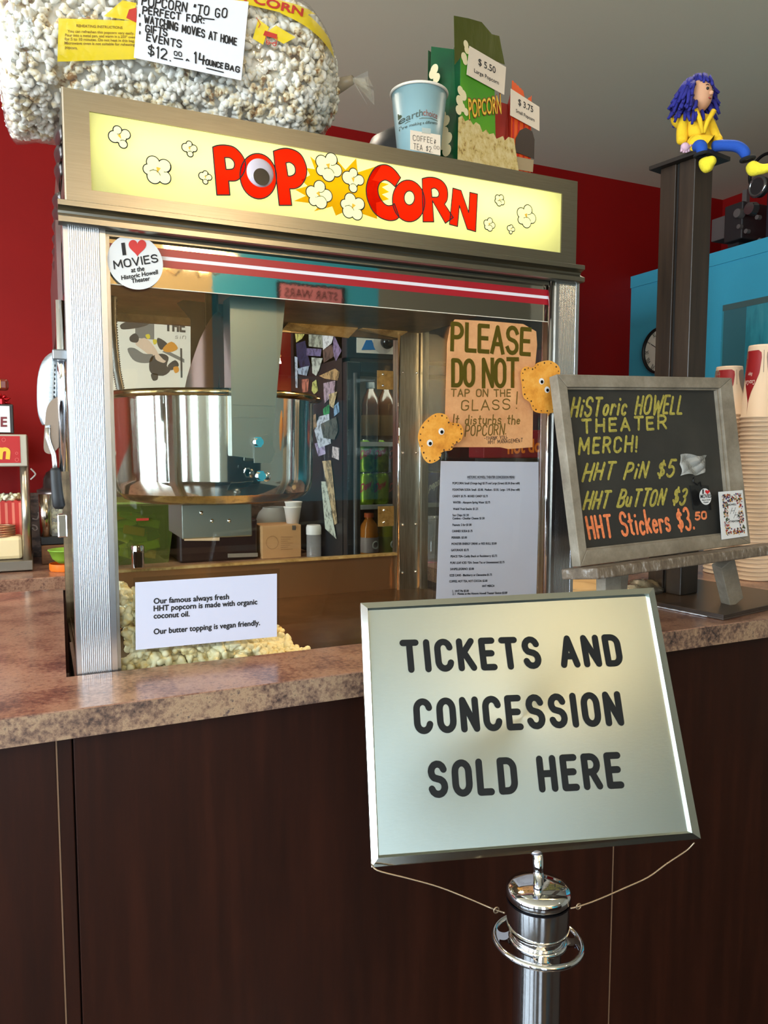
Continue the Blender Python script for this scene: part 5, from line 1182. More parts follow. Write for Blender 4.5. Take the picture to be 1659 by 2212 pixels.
p1 = U(1641, 905, 'y', .19); p2 = U(1572, 895, 'y', .30); p3 = U(1692, 850, 'y', .34)
stack(p1[0], .19, int(round((p1[2]-ZT)/.0112))+1, .0112, .190, .046, .034, 'cream paper cup nested upside down in the front stack right of the chalkboard', 'top cup of the front stack right of the chalkboard, red bottle print', 'cups in the front stack', -3.2)
stack(p2[0], .30, int(round((p2[2]-ZT)/.0112))+1, .0112, .135, .046, .034, 'cream paper cup nested upside down in the stack right behind the dark post', 'top cup of the stack behind the dark post, red bottle print', 'cups in the stack behind the post', -2.75)
stack(p3[0], .34, int(round((p3[2]-ZT)/.0112))+1, .0112, .190, .046, .034, 'cream paper cup nested upside down in the rear stack at the right edge', 'top cup of the rear stack at the right edge of the picture', 'cups in the rear stack', -3.6)

# ------------------------------------------------------------------ right background: clock, glazed frame, projectors
FC = Frame((XT-.004, 0, 0), (0, -1, 0), (0, 0, 1))
ck = thing('wall_clock', (XT-.02, 1.56, 1.76), 'round black rimmed wall clock on the teal wall behind the post', 'clock')
cc0 = FC.px(1430, 757); kr = .112
def on(fr, a, b): return lambda x, y, z: tuple(fr.P(a+x, b+y, z))
def lathe_on(fr, a, b, prof, n=40):
    m_ = MB().lathe(prof, (0, 0, 0), n); m_.v = [tuple(fr.P(a+x, b+y, z)) for x, y, z in m_.v]; return m_
lathe_on(FC, cc0[0], cc0[1], [(kr*.9, .002), (kr*.9, .022), (kr*.96, .026), (kr, .020), (kr, 0)]).build('rim', BLACK, ck, smooth=True)
MB().disc(FC, cc0[0], cc0[1], kr*.92, .010, 40).build('dial', mat('clock dial', (226, 222, 208), .5), ck)
x = MB()
for k, s in enumerate(('XII', 'I', 'II', 'III', 'IV', 'V', 'VI', 'VII', 'VIII', 'IX', 'X', 'XI')):
    a = math.pi/2-k*math.pi/6; q = cc0+kr*.68*np.array([math.cos(a), math.sin(a)]); ud = np.array([math.cos(a), math.sin(a)]); rd = np.array([ud[1], -ud[0]]); w_ = .006*len(s)+.004
    ptext(x, FC, s, q-rd*w_/2, q+rd*w_/2, ud*.024, .011, .01)
x.build('numerals', INK, ck)
for a, L_, w_ in ((1.0, .05, .005), (2.6, .07, .0035)):
    x = MB(); ribbon(x, FC, [tuple(cc0), tuple(cc0+L_*np.array([math.cos(a), math.sin(a)]))], w_, .0125); x.build('hand', INK, ck)
gf0 = FC.px(1565, 660); gf1 = FC.px(1900, 1000)
gp = thing('glazed_frame', (XT-.01, .6, 1.2), 'large glazed frame with painted curtain reflection on the teal wall right of the post', 'picture')
MB().fbox(FC, gf0[0], gf0[0]+1.0, 1.15, gf0[1], 0, .006).build('backing', ramp_noise('painted curtain reflection', [(.3, (44, 120, 136)), (.5, (66, 168, 190)), (.7, (96, 190, 208))], 5, .35, 6, (1, 2.2, .5)), gp)  # streaked teal paints the curtains' reflection onto the backing
MB().fbox(FC, gf0[0]+.005, gf0[0]+.12, 1.15, gf0[1]-.005, .006, .0075).build('mount_strip', mat('slate teal mount', (70, 128, 142), .4), gp)
MB().fbox(FC, gf0[0], gf0[0]+1.0, gf0[1]-.025, gf0[1], .006, .009).build('mount_strip', mat('slate grey mount', (88, 118, 120), .4), gp)
MB().fbox(FC, gf0[0], gf0[0]+1.0, 1.15, gf0[1], .010, .013).build('glazing', GLASS, gp)
DM = mat('dark gunmetal', (62, 58, 58), .4, .5); DG = mat('dull grey metal', (118, 110, 106), .45, .5); LNS = mat('lens', (150, 150, 150), .12, .9)
def atp(x, y): return U(x, y, 'x', 2.86)
pj = thing('film_projector', (2.86, 1.2, 2.262), 'old grey film projector with reels on top of the teal half wall', 'projector')
q = atp(1590, 470); MB().box(2.82, 2.98, q[1]-.07, q[1]+.03, 2.33, q[2]+.05).build('lamp_house', DM, pj, bevel=.006)
MB().box(2.84, 2.96, q[1]+.03, q[1]+.12, 2.36, q[2]+.02).build('shutter_box', DG, pj, bevel=.004)
MB().box(2.80, 3.0, q[1]-.12, q[1]+.12, 2.263, 2.29).build('foot', DG, pj, bevel=.003)
MB().box(2.86, 2.94, q[1]-.02, q[1]+.04, 2.29, 2.36).build('pedestal', DM, pj)
for px_, py_, r_ in ((1602, 462, .022), (1628, 452, .030)):
    q2 = U(px_, py_, 'x', 2.82); MB().cyl((2.82, q2[1], q2[2]), (2.79, q2[1], q2[2]), r_, r_*.85, 20).build('lens_barrel', LNS if px_ > 1610 else DG, pj, auto=40)
for px_, py_ in ((1600, 490), (1616, 500), (1640, 470), (1645, 520)):
    q2 = U(px_, py_, 'x', 2.815); MB().cyl((2.82, q2[1], q2[2]), (2.80, q2[1], q2[2]), .010, n=12).build('knob', DG, pj)
q2 = U(1608, 425, 'x', 2.84); MB().box(2.84, 2.86, q2[1]-.012, q2[1]+.012, q2[2]-.04, q2[2]+.03).build('handle', DG, pj)
pj2 = thing('film_projector', (2.86, .9, 2.262), 'tall dark film projector at the right edge on the teal half wall', 'projector')
q = U(1656, 420, 'x', 2.86); MB().box(2.80, 3.0, q[1]-.22, q[1]-.05, 2.263, q[2]+.02).build('housing', mat('slate black metal', (48, 50, 58), .4, .4), pj2, bevel=.006)
q = U(1645, 405, 'x', 2.80); MB().cyl((2.80, q[1], q[2]), (2.77, q[1], q[2]), .042, n=28).build('reel_hub', DM, pj2, auto=40)
MB().tube([(2.775, q[1]+.038*math.cos(t), q[2]+.038*math.sin(t)) for t in np.linspace(0, 6.2832, 33)[:-1]], .008, 8, True).build('reel_ring', LNS, pj2, smooth=True)
q = U(1652, 372, 'x', 2.83); MB().tube([(2.83, q[1]+.075*math.cos(t), q[2]+.075*math.sin(t)) for t in np.linspace(0, 6.2832, 41)[:-1]], .007, 8, True).build('film_reel', mat('black reel rim', (28, 26, 26), .4, .5), pj2, smooth=True)
# foil wrapped things behind the chalkboard on the counter
def lump(name, x0, y0, sx, sy, sz, m, label, cat, seed, z0=ZT):
    r_ = random.Random(seed); ph_ = [r_.uniform(0, 6) for _ in range(6)]
    mb = MB().ball((0, 0, 0), 1, 28, 18); mb.v = [(x0+sx*x*(1+.10*math.sin(7*y+ph_[0])+.07*math.sin(11*z+5*x+ph_[1])), y0+sy*y*(1+.1*math.sin(8*x+ph_[2])), z0+.0005+sz*max(0, .55+z*(.75+.14*math.sin(9*x+4*y+ph_[3])))) for x, y, z in mb.v]
    return tag(mb.build(name, m, None, smooth=True), label, cat)
q = U(1385, 1262, 'z', ZT+.03); lump('foil_parcel', q[0], q[1], .055, .04, .030, mat('crumpled foil', (200, 190, 170), .25, .9, bump=(60, 1.0, (1, 1, 1))), 'crumpled silver foil parcel behind the chalkboard ledge', 'parcel', 3)
q = U(1262, 1268, 'z', ZT+.02); lump('paper_parcel', q[0]+.04, q[1]+.03, .10, .07, .024, mat('tan paper wrap', (214, 178, 128), .6, bump=(30, .6, (1, 1, 1))), 'flat tan paper parcel beside the machine behind the chalkboard', 'parcel', 4)

# ------------------------------------------------------------------ scoop hanging on the side of the machine
SCM = mat('scratched tin', (160, 164, 166), .42, .85, noise=((134, 140, 142), 90, (1, 1, 3), .4, .7))
sc = thing('popcorn_scoop', (-.03, .08, 1.29), 'perforated metal popcorn scoop with black handle hanging on the machine side', 'scoop')
FSc = Frame(U(108, 860, 'y', .07), (math.cos(-.1), math.sin(-.1), 0), (0, 0, 1))
Lp = [(80, 800), (79, 850), (82, 895), (90, 915), (98, 928)]
rows_ = [(762, 112, 122, 131), (772, 96, 118, 133), (790, 86, 117, 136), (820, 80, 116, 138), (850, 79.5, 114, 138.5), (880, 80, 112, 137.5), (900, 83, 105, 134), (920, 92, 102, 131)]
vs = []
for y, xl, xm, xr in rows_:
    for k in range(9):
        u = k/8; xx_ = (xl*(1-u)**2+2*(xm-2)*u*(1-u)+xr*u*u) if False else (xl+(xm-xl)*min(u*2, 1)+(xr-xm)*max(0, u*2-1)); a, b = FSc.px(xx_, y); vs.append(FSc.P(a, b, .012*math.sin(math.pi*u)+.004))
nr_ = len(rows_); MB().add(vs, [(j*9+i, j*9+i+1, (j+1)*9+i+1, (j+1)*9+i) for j in range(nr_-1) for i in range(8)]).build('blade', SCM, sc, smooth=True, solid=.0012, sub=1)
hl = MB()
for j in range(8):
    for i in range(3):
        a, b = FSc.px(120.5+i*4.6-j*.2, 792+j*9.5+i*3); hl.disc(FSc, a, b, .0013, .013-.0036*i+.003, 8, .0022)
hl.build('perforations', BLACKGAP, sc)
in_ = [(138.5, 838), (128, 856), (112, 868), (103, 885), (100, 910), (98, 940), (97, 968), (102, 978), (113, 980), (124, 972), (131, 958), (135, 915), (138, 870)]
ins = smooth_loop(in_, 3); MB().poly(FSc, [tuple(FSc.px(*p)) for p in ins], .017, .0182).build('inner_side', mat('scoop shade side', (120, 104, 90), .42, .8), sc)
MB().tube([FSc.P(*FSc.px(*p), c) for p, c in (((106, 925), .020), ((106, 945), .021), ((110, 958), .022), ((119, 982), .022), ((121, 1000), .022), ((122, 1018), .022))], [.0042, .0042, .0036, .0038, .004, .004], 10).build('neck', mat('satin rod', (190, 186, 180), .3, .9), sc, smooth=True)
ppoly(MB(), FSc, [(101, 920), (111, 918), (112, 945), (102, 948)], .019, .0215).build('rivet_plate', SCM, sc, bevel=.0008)
MB().tube([FSc.P(*FSc.px(*p), .022) for p in ((122, 1010), (122.5, 1016), (124, 1040), (127, 1070), (130, 1090), (130, 1097))], [.0062, .0078, .0082, .0088, .0092, .006], 14).build('handle', mat('black rubber grip', (10, 10, 11), .55), sc, smooth=True)
a = FSc.px(122, 765); MB().tube([FSc.P(a[0], a[1]-.002, .008), FSc.P(a[0]+.004, a[1]+.006, .004), FSc.P(a[0]+.012, a[1]+.008, -.004)], .0014, 8).build('hook', CHROME, sc, smooth=True)

# ------------------------------------------------------------------ left back counter
YD = 1.45
FD_ = yplane(YD)
def bx(x, y, yy=None): return U(x, y, 'y', YD if yy is None else yy)
dt = thing('snack_warmer', (float(bx(0, 1230)[0])-.12, YD+.12, ZB), 'steel snack warmer with red sign and yellow letter on the back counter', 'warmer')
xr = float(bx(60, 1000)[0]); x0 = xr-.42
zt0, zt1, zs0, zs1 = float(bx(30, 938)[2]), float(bx(30, 1008)[2]), float(bx(30, 1000)[2]), float(bx(30, 942)[2])
MB().box(x0, xr, YD, YD+.28, zt1, zt0).build('sign_box', mat('pale steel', (170, 160, 142), .4, .5), dt, bevel=.003)
sgp = MB().fbox(FD_, x0+.01, xr-.02, zs0, zs1, 0, .002).build('sign_face', mat('glossy red sign', (176, 14, 14), .5), dt)
x = MB(); hand(x, FD_, 'n', (1, 988), (17, 988), (4, 957), .012, .003, 0, .2, True); x.build('sign_lettering', mat('sign yellow', (240, 180, 30), .4), dt)
x = MB()
for cx, cy, r_ in ((8, 950, 4), (36, 979, 2.6), (36.5, 993, 3.8)):
    ribbon(x, FD_, [tuple(FD_.px(cx+r_*math.cos(t), cy+r_*math.sin(t))) for t in np.linspace(0, 6.28, 14)], .0009, .003)
x.build('bubble_print', mat('pink print', (224, 110, 100), .4), dt)
zbt = float(bx(30, 1212)[2])
for xx_, yy_ in ((xr-.012, YD+.02), (xr-.012, YD+.26), (x0+.012, YD+.02), (x0+.012, YD+.26)): MB().cyl((xx_, yy_, zbt), (xx_, yy_, zt1), .0125, n=18).build('steel_post', mat('brushed post', (200, 190, 170), .3, .9), dt, smooth=True)
MB().box(x0-.006, xr+.004, YD-.006, YD+.29, ZB+.004, zbt).build('tray_base', mat('grey tray steel', (128, 120, 108), .4, .7), dt, bevel=.002)
lbx = thing('letter_lightbox', (x0+.2, YD+.1, zt0), 'small white letter board with dark frame standing on the snack warmer', 'sign')
a = FD_.px(30, 936); b = FD_.px(30, 873); MB().fbox(FD_, a[0]-.30, a[0], a[1], b[1], -.06, -.01).build('frame', mat('dark brown frame', (36, 26, 22), .4), lbx, bevel=.002)
MB().fbox(FD_, a[0]-.29, a[0]-.010, a[1]+.003, b[1]-.006, -.01, -.008).build('panel', mat('milky panel', (224, 222, 214), .4), lbx)
x = MB(); printed(x, FD_, 'E', (1, 921), (15, 921), (1, 901), -.007, .03); x.build('lettering', mat('maroon letters', (110, 22, 34), .5), lbx)
bw = thing('gift_bow', (x0+.3, YD+.1, b[1]+.001), 'shiny red ribbon bow with a brown pack on the letter board', 'decoration')
q = bx(0, 832, YD+.03); MB().box(q[0]-.06, q[0]+.024, YD+.02, YD+.05, q[2]-.016, q[2]+.020).build('pack', mat('brown pack', (110, 34, 20), .3), bw, bevel=.008)
MB().box(q[0]-.02, q[0]+.002, YD+.018, YD+.021, q[2]-.010, q[2]+.016).build('pack_label', mat('sign yellow', (240, 180, 30)), bw)
for k in range(7):
    t = k*.9; c_ = np.array(bx(4, 862, YD+.03)); MB().tube([c_+.0*c_, c_+np.array([.016*math.cos(t), -.008*math.sin(t), .014*math.sin(t)]), c_+np.array([.026*math.cos(t+.4), -.004, .018*math.sin(t+.4)-.004])], [.003, .006, .002], 6).build('ribbon_loop', mat('metallic red ribbon', (180, 20, 26), .15, .7), bw, smooth=True)
MB().cyl((c_[0], c_[1], b[1]+.0012), (c_[0], c_[1], c_[2]), .01).build('stand', mat('metallic red ribbon', (180, 20, 26)), bw)
# things standing in the warmer
rp = thing('popcorn_bag_red', (xr-.08, YD+.16, zbt+.001), 'red and white striped paper bag full of popcorn in the snack warmer', 'popcorn bag'); rp.name = 'striped_popcorn_bag'; OFF['striped_popcorn_bag'] = OFF['popcorn_bag_red']
q = bx(18, 1090, YD+.16); zr0 = zbt+.001
rb_ = MB()
pz = [(-.075, 0), (.03, 0), (.036, q[2]-zr0+.016), (-.08, q[2]-zr0+.016)]
FR = Frame((xr-.05, YD+.13, zr0), (1, 0, 0), (0, 0, 1)); zq = q[2]-zr0+.012
top = [(.036-.116*k/12, zq+.004*(k % 2)) for k in range(13)]
MB().poly(FR, [(-.075, 0), (.03, 0)]+top, -.07, 0).build('bag', mat('red paper bag', (196, 40, 26), .5), rp)
for k in range(5): MB().fbox(FR, -.068+k*.021, -.060+k*.021, .002, zq-.004, 0, .0006).build('white_stripe', mat('bag stripe', (226, 120, 96), .5), rp)
pk = []
for k in range(60): pk.append((xr-.05+NPR.uniform(-.076, .030), YD+.13+NPR.uniform(.004, .066), zr0+zq+NPR.uniform(.004, .020)))
tag(kernels('popcorn', np.array(pk), NPR.uniform(.010, .013, len(pk)), POPY), 'popcorn topping the striped red bag in the snack warmer', 'popcorn', kind='stuff')
jr = thing('plastic_jar', (xr-.11, YD+.06, zbt+.001), 'square cream plastic jar with coiled wire lid in the snack warmer', 'jar')
q = bx(48, 1145, YD+.04); hz = float(q[2])-zbt; MB().box(xr-.16, xr-.024, YD+.03, YD+.115, zbt+.001, zbt+hz*.80).build('body', mat('cream jar plastic', (228, 206, 160), .4, sub=.2), jr, bevel=.012)
for k in range(5): MB().tube([(xr-.09+.043*math.cos(t), YD+.07+.038*math.sin(t), zbt+hz*.82+.0075*k) for t in np.linspace(0, 6.2832, 29)[:-1]], .0032, 6, True).build('wire_coil', mat('copper wire', (196, 150, 116), .3, .8), jr, smooth=True)
# popcorn dispenser beside it
dx = float(bx(118, 1160, 1.60)[0]); dz0 = float(bx(110, 1225, 1.60)[2])
wb = thing('wooden_crate', (dx, 1.63, ZB), 'small brown wooden box under the steel dispenser on the back counter', 'box')
zc1 = float(bx(110, 1178, 1.58)[2]); xl_ = float(bx(90, 1200, 1.58)[0])
MB().box(xl_, xl_+.15, 1.58, 1.76, ZB+.0005, zc1).build('box_body', ramp_noise('brown crate wood', [(.3, (96, 62, 34)), (.7, (146, 98, 58))], 12, .5, 6, (1, 6, 6)), wb, bevel=.002)
MB().box(xl_+.012, xl_+.138, 1.577, 1.581, ZB+.014, zc1-.012).build('front_board', ramp_noise('brown crate wood', [(.3, (96, 62, 34)), (.7, (146, 98, 58))], 12, .5), wb)
ds = thing('popcorn_dispenser', (dx, 1.66, zc1), 'steel popcorn dispenser with domed lid and clear front on the wooden box', 'dispenser')
zd1 = float(bx(110, 1068, 1.58)[2]); xm = xl_-.006; wd_ = .15
MB().box(xm+.004, xm+wd_, 1.585, 1.76, zc1+.0005, zc1+.03).build('base', BLACK, ds, bevel=.003)
MB().cyl((xm+.022, 1.60, zc1+.03), (xm+.022, 1.60, zd1), .020, n=20).build('side_column', mat('polished column', (206, 196, 178), .2, 1.0), ds, smooth=True)
MB().box(xm+.02, xm+wd_-.01, 1.66, 1.75, zc1+.03, zd1).build('back_shell', mat('pale steel', (170, 160, 142)), ds)
MB().box(xm+.04, xm+wd_-.01, 1.592, 1.594, zc1+.03, zd1).build('front_window', glassmat('dispenser window', (246, 248, 246), .8, haze=.12), ds)
MB().lathe([(.082, 0), (.082, .012), (.070, .016), (.062, .022), (.060, .05), (.050, .072), (.030, .084), (0, .088)], (xm+.079, 1.675, zd1), 36).build('dome_lid', mat('dull dome steel', (120, 108, 104), .3, .9), ds, smooth=True)
pk = [(xm+.045+NPR.uniform(0, .09), 1.605+NPR.uniform(0, .04), zc1+.04+NPR.uniform(0, 1)*(.05+.06*abs(math.sin(3*j)))) for j in range(160)]
tag(kernels('popcorn', np.array(pk), NPR.uniform(.009, .012, len(pk)), POPY), 'popcorn behind the clear front of the steel dispenser', 'popcorn', kind='stuff')
def bowl(x, y, px0, px1, pyt, pyb, m, label, name='bowl', lip=1.0):
    q0 = bx(px0, pyt, y); q1 = bx(px1, pyb, y); r = float(q1[0]-q0[0])/2; h = float(q0[2]-q1[2]); return q0, r, h
gx = float(bx(143, 1200, 1.42)[0]); rB = gx-float(bx(104, 1200, 1.42)[0]); zo0 = ZB+.0005
zo = float(bx(120, 1218, 1.42)[2]); zg = float(bx(120, 1190, 1.42)[2])
tag(MB().lathe([(0, 0), (rB*.93, 0), (rB*.97, .004), (rB*.97, zo-zo0), (rB*.92, zo-zo0), (rB*.90, .005), (0, .005)], (gx, 1.42+rB*.2, zo0), 36).build('dish', mat('orange plastic', (240, 118, 32), .4), None, auto=40), 'round orange dish under the green bowl on the back counter', 'dish')
zo += .0008
tag(MB().lathe([(0, 0), (rB*.45, 0), (rB*.78, (zg-zo)*.35), (rB*.98, zg-zo), (rB*1.03, zg-zo), (rB*1.03, zg-zo+.003), (rB*.95, zg-zo+.003), (rB*.74, (zg-zo)*.40), (rB*.42, .005), (0, .005)], (gx, 1.42+rB*.2, zo), 36).build('bowl', mat('green glazed bowl', (132, 176, 58), .35), None, smooth=True), 'green bowl standing in the orange dish on the back counter', 'bowl')
for pts, lb in (([(66, 1012), (74, 1020), (76, 1026), (66, 1036)], 'white cable hook behind the warmer post near the red sign'), ([(70, 1120), (80, 1122), (84, 1112), (83, 1106)], 'white cable loop by the steel dispenser'), ([(70, 1134), (78, 1136), (81, 1142), (76, 1146), (70, 1140)], 'small white cable loop low behind the steel post')):
    tag(MB().tube(curve(('s', [tuple(bx(x, y, 1.70)) for x, y in pts])), .0028, 8).build('cable', mat('white cable', (214, 206, 200), .5), None, smooth=True), lb, 'cable')

# ------------------------------------------------------------------ seen through the machine: poster, tub, box, cups, shakers
FW = yplane(YB-.004)
pw = paper('wall_poster', FW, [(232, 676), (470, 690), (470, 856), (232, 868)], 'cream poster with dark figures and the word THE on the red wall', 'poster', mat('cream poster', (232, 222, 208), .6), 0, .002)
def flatp(pts, c, m, nm='picture'): ppoly(MB(), FW, smooth_loop(pts, 3), c).build(nm, m, pw)
PG = mat('charcoal print', (58, 54, 54), .6); PGR = mat('grey print', (120, 116, 112), .6); POR = mat('amber print', (214, 140, 40), .6); PPK = mat('blush print', (222, 190, 166), .6); PYE = mat('yellow dot print', (222, 196, 52), .6)
ppoly(MB(), FW, [(292, 694), (333, 696), (333, 734), (292, 730)], .0022).build('picture', PGR, pw)
flatp([(262, 700), (290, 690), (318, 690), (322, 700), (300, 708), (268, 712), (260, 708)], .0024, PG)
flatp([(280, 728), (292, 720), (300, 730), (296, 740), (282, 738)], .0024, PG); flatp([(292, 742), (312, 730), (332, 748), (342, 768), (330, 772), (308, 756)], .0023, PPK)
flatp([(275, 754), (290, 752), (310, 764), (330, 766), (326, 782), (304, 784), (286, 776)], .0024, PGR); flatp([(340, 730), (354, 736), (362, 746), (348, 756), (340, 744)], .0024, PG); flatp([(352, 752), (370, 738), (384, 752), (372, 760), (356, 760)], .0025, POR)
flatp([(328, 770), (350, 764), (364, 772), (360, 790), (368, 800), (352, 812), (326, 806), (322, 786)], .0024, PG); flatp([(326, 808), (340, 808), (340, 820), (330, 822)], .0024, PG); flatp([(336, 760), (352, 776), (358, 780), (352, 784), (336, 776)], .0026, PPK); flatp([(362, 790), (378, 778), (386, 790), (370, 800)], .0025, PG); flatp([(374, 794), (384, 792), (386, 802), (378, 806)], .0026, POR)
flatp([(314, 724), (322, 722), (324, 730), (318, 732)], .0026, PYE); flatp([(330, 734), (338, 734), (338, 742), (332, 744)], .0026, PYE)
ppoly(MB(), FW, [(358, 756), (398, 776), (398, 784), (350, 760)], .0024).build('picture', PGR, pw); ppoly(MB(), FW, [(389, 752), (393, 753), (394, 816), (390, 816)], .0025).build('picture', PG, pw)
x = MB(); hand(x, FW, 'THE', (358, 713), (398, 716), (358, 693), .0085, .0026, 0, .3, True, 1); x.build('lettering', PG, pw)
x = MB(); hand(x, FW, 'sin', (378, 731), (400, 733), (380, 720), .0016, .0026, .05); x.build('lettering', PGR, pw)
tb = thing('storage_tub', (.12, 1.55, ZB), 'translucent green plastic tub full of packets on the back counter', 'tub')
q0 = U(252, 1222, 'y', 1.46); q1 = U(372, 1222, 'y', 1.46); zt_ = float(U(250, 1090, 'y', 1.46)[2]); TX0, TX1 = float(q0[0])-.04, float(q1[0])
v8 = [(TX0+.012, 1.46, ZB+.0005), (TX1-.012, 1.46, ZB+.0005), (TX1-.012, 1.74, ZB+.0005), (TX0+.012, 1.74, ZB+.0005), (TX0-.01, 1.445, zt_), (TX1+.014, 1.445, zt_), (TX1+.014, 1.755, zt_), (TX0-.01, 1.755, zt_)]
MB().add(v8, [(3, 2, 1, 0), (0, 1, 5, 4), (1, 2, 6, 5), (2, 3, 7, 6), (3, 0, 4, 7)]).build('shell', glassmat('green tub plastic', (176, 192, 100), .6, .1, haze=.14), tb)
MB().box(TX0-.016, TX1+.020, 1.438, 1.762, zt_, zt_+.008).build('rim', mat('green tub rim', (112, 132, 60), .4), tb, bevel=.003)
r4 = random.Random(4); pcols = [(156, 160, 96), (92, 104, 52), (196, 120, 60), (70, 84, 50), (128, 138, 74), (186, 178, 120)]
for k in range(26):
    cx_p = r4.uniform(TX0+.06, TX1-.06); cz_p = ZB+.03+(k//4)*.027; yy = r4.uniform(1.49, 1.54)
    fq = Frame((cx_p, yy, cz_p), (math.cos(r4.uniform(-.5, .5)), 0, math.sin(r4.uniform(-.5, .5))), (0, .5, 1)); cl = pcols[k % 6]
    o = MB().fbox(fq, -.036, .036, -.016, .016, 0, .008).build('snack_packet', mat('packet %d %d %d' % cl, cl, .4), None, bevel=.004); tag(o, 'small wrapped snack packet inside the translucent green tub', 'packet', 'packets in the green tub')
q = U(308, 1122, 'y', 1.444); MB().box(q[0]-.02, q[0]+.02, 1.440, 1.4475, q[2]-.004, q[2]+.004).build('label_tab', mat('red tab', (190, 60, 50), .4), tb)
sh = U(298, 1226, 'y', .80)
def shaker(x, y, z, r, h, m, label, m2=None):
    t = thing('shaker', (x, y, z), label, 'shaker')
    MB().lathe([(0, 0), (r, 0), (r, h*.72), (0, h*.72)], (x, y, z), 28).build('body', m, t, auto=40)
    MB().lathe([(r*1.04, h*.70), (r*1.04, h*.92), (r*.92, h), (0, h)], (x, y, z), 28).build('cap', m2 or m, t, auto=40); return t
q = U(298, 1228, 'y', 1.34); shaker(float(q[0]), 1.34, ZB+.0006, .021, float(U(298, 1178, 'y', 1.34)[2])-ZB, CHROME, 'shiny steel shaker in front of the green tub')
q = U(678, 1200, 'y', 1.40); shaker(float(q[0]), 1.40, ZB+.0006, .027, float(U(678, 1134, 'y', 1.40)[2])-ZB, glassmat('clear shaker', (240, 236, 236), .9, .02, haze=.25), 'clear shaker with white cap beside the cardboard box', mat('white cap', (228, 224, 222), .4))
cb = thing('cardboard_box', (.6, 1.45, ZB), 'small printed cardboard box on the back counter beside the clear shaker', 'box')
a = U(567, 1203, 'y', 1.40); b = U(650, 1133, 'y', 1.40); MB().box(a[0], b[0], 1.40, 1.52, ZB+.0005, b[2]).build('carton', mat('tan cardboard', (200, 152, 104), .6), cb, bevel=.0015)
FK = yplane(1.399); x = MB(); ribbon(x, FK, [tuple(FK.px(588+13*math.cos(t), 1172+14*math.sin(t))) for t in np.linspace(0, 6.28, 20)], .0012, .0004)
for k in range(7): ribbon(x, FK, [tuple(FK.px(607, 1160+k*4.5)), tuple(FK.px(632-(k % 3)*5, 1160+k*4.3))], .0014, .0004)
x.build('print', mat('brown carton print', (150, 108, 72), .6), cb)
ppoly(MB(), FK, [(631, 1135), (639, 1135), (639, 1145), (631, 1145)], .0004).build('label', mat('grey stamp', (96, 84, 74), .6), cb)
cz_ = float(U(650, 1133, 'y', 1.46)[2])
for k, (px_, lb) in enumerate(((632, 'lower white paper cup of the pair standing on the cardboard box'), (634, 'upper white paper cup nested in the pair on the cardboard box'))):
    q = U(px_, 1110, 'y', 1.46); o = MB().lathe([(0, 0), (.022, 0), (.031, .062), (.033, .064), (.033, .068), (.029, .068), (.021, .004), (0, .004)], (float(q[0]), 1.46, cz_+.0012+k*.018), 30).build('paper_cup', mat('white cup', (232, 226, 220), .5), None, smooth=True); tag(o, lb, 'cup')
tag(lathe_on(Frame((float(U(592, 1130, 'y', 1.62)[0]), 1.62, 0), (1, 0, 0), (0, 1, 0)), 0, 0, [(0, ZB+.0005), (.075, ZB+.0005), (.080, ZB+.03), (.080, ZB+.10), (.060, ZB+.15), (.045, ZB+.165), (.045, ZB+.17)], 32).build('glass_jar', glassmat('cloudy jar', (214, 208, 200), .9, .04, haze=.35), None, smooth=True), 'cloudy round jar behind the cardboard box and white cups', 'jar')
cm_ = thing('card_reader', (.45, 1.5, ZB), 'black brown device with cream label on the back counter under the kettle', 'device')
a = U(388, 1208, 'y', 1.42); b = U(556, 1120, 'y', 1.42); MB().box(a[0], b[0], 1.42, 1.70, ZB+.0005, b[2]).build('housing', mat('dark brown housing', (44, 30, 30), .3), cm_, bevel=.008)
ppoly(MB(), yplane(1.4195), [(398, 1140), (475, 1144), (474, 1168), (398, 1168)], .0, .001).build('label', mat('cream label', (220, 190, 158), .6), cm_)
ppoly(MB(), yplane(1.4195), [(492, 1196), (556, 1194), (556, 1202), (492, 1204)], .0, .006).build('slot', mat('light slot', (190, 184, 176), .3, .6), cm_)

# ------------------------------------------------------------------ drinks fridge with cutouts on its side
FX0, FX1, FY0, FZ1 = .905, 1.72, 1.17, 2.10
FR_ = thing('drinks_fridge', (1.3, 1.45, 0), 'tall black drinks fridge with glass door behind the popcorn machine', 'fridge')
FBK = mat('fridge black', (34, 36, 40), .35); FGY = mat('fridge dark grey', (62, 64, 68), .35)
MB().box(FX0, FX0+.03, FY0+.045, YB-.01, .05, FZ1).build('side_panel', FBK, FR_); MB().box(FX1-.03, FX1, FY0+.045, YB-.01, .05, FZ1).build('side_panel', FBK, FR_)
MB().box(FX0+.03, FX1-.03, YB-.04, YB-.012, .05, FZ1).build('back_panel', mat('fridge liner', (120, 100, 84), .5), FR_)
MB().box(FX0+.03, FX1-.03, FY0+.045, YB-.04, .05, .10).build('bottom_panel', FBK, FR_)
zh = float(U(800, 775, 'y', FY0)[2]); MB().box(FX0, FX1, FY0, YB-.041, zh, FZ1).build('header', FBK, FR_, bevel=.004)
xdo = float(U(779, 1000, 'y', FY0)[0])
MB().box(FX0, xdo, FY0, FY0+.04, .05, zh-.012).build('door_stile', FBK, FR_, bevel=.003); MB().box(FX1-.07, FX1, FY0, FY0+.04, .05, zh-.012).build('door_stile', FBK, FR_)
MB().box(xdo, FX1-.07, FY0, FY0+.04, zh-.045, zh-.012).build('door_rail', FBK, FR_); MB().box(xdo, FX1-.07, FY0, FY0+.04, .05, .2).build('door_rail', FBK, FR_)
MB().cyl((FX0+.028, FY0-.004, .3), (FX0+.028, FY0-.004, zh-.05), .007, n=10).build('door_handle', FGY, FR_, smooth=True)
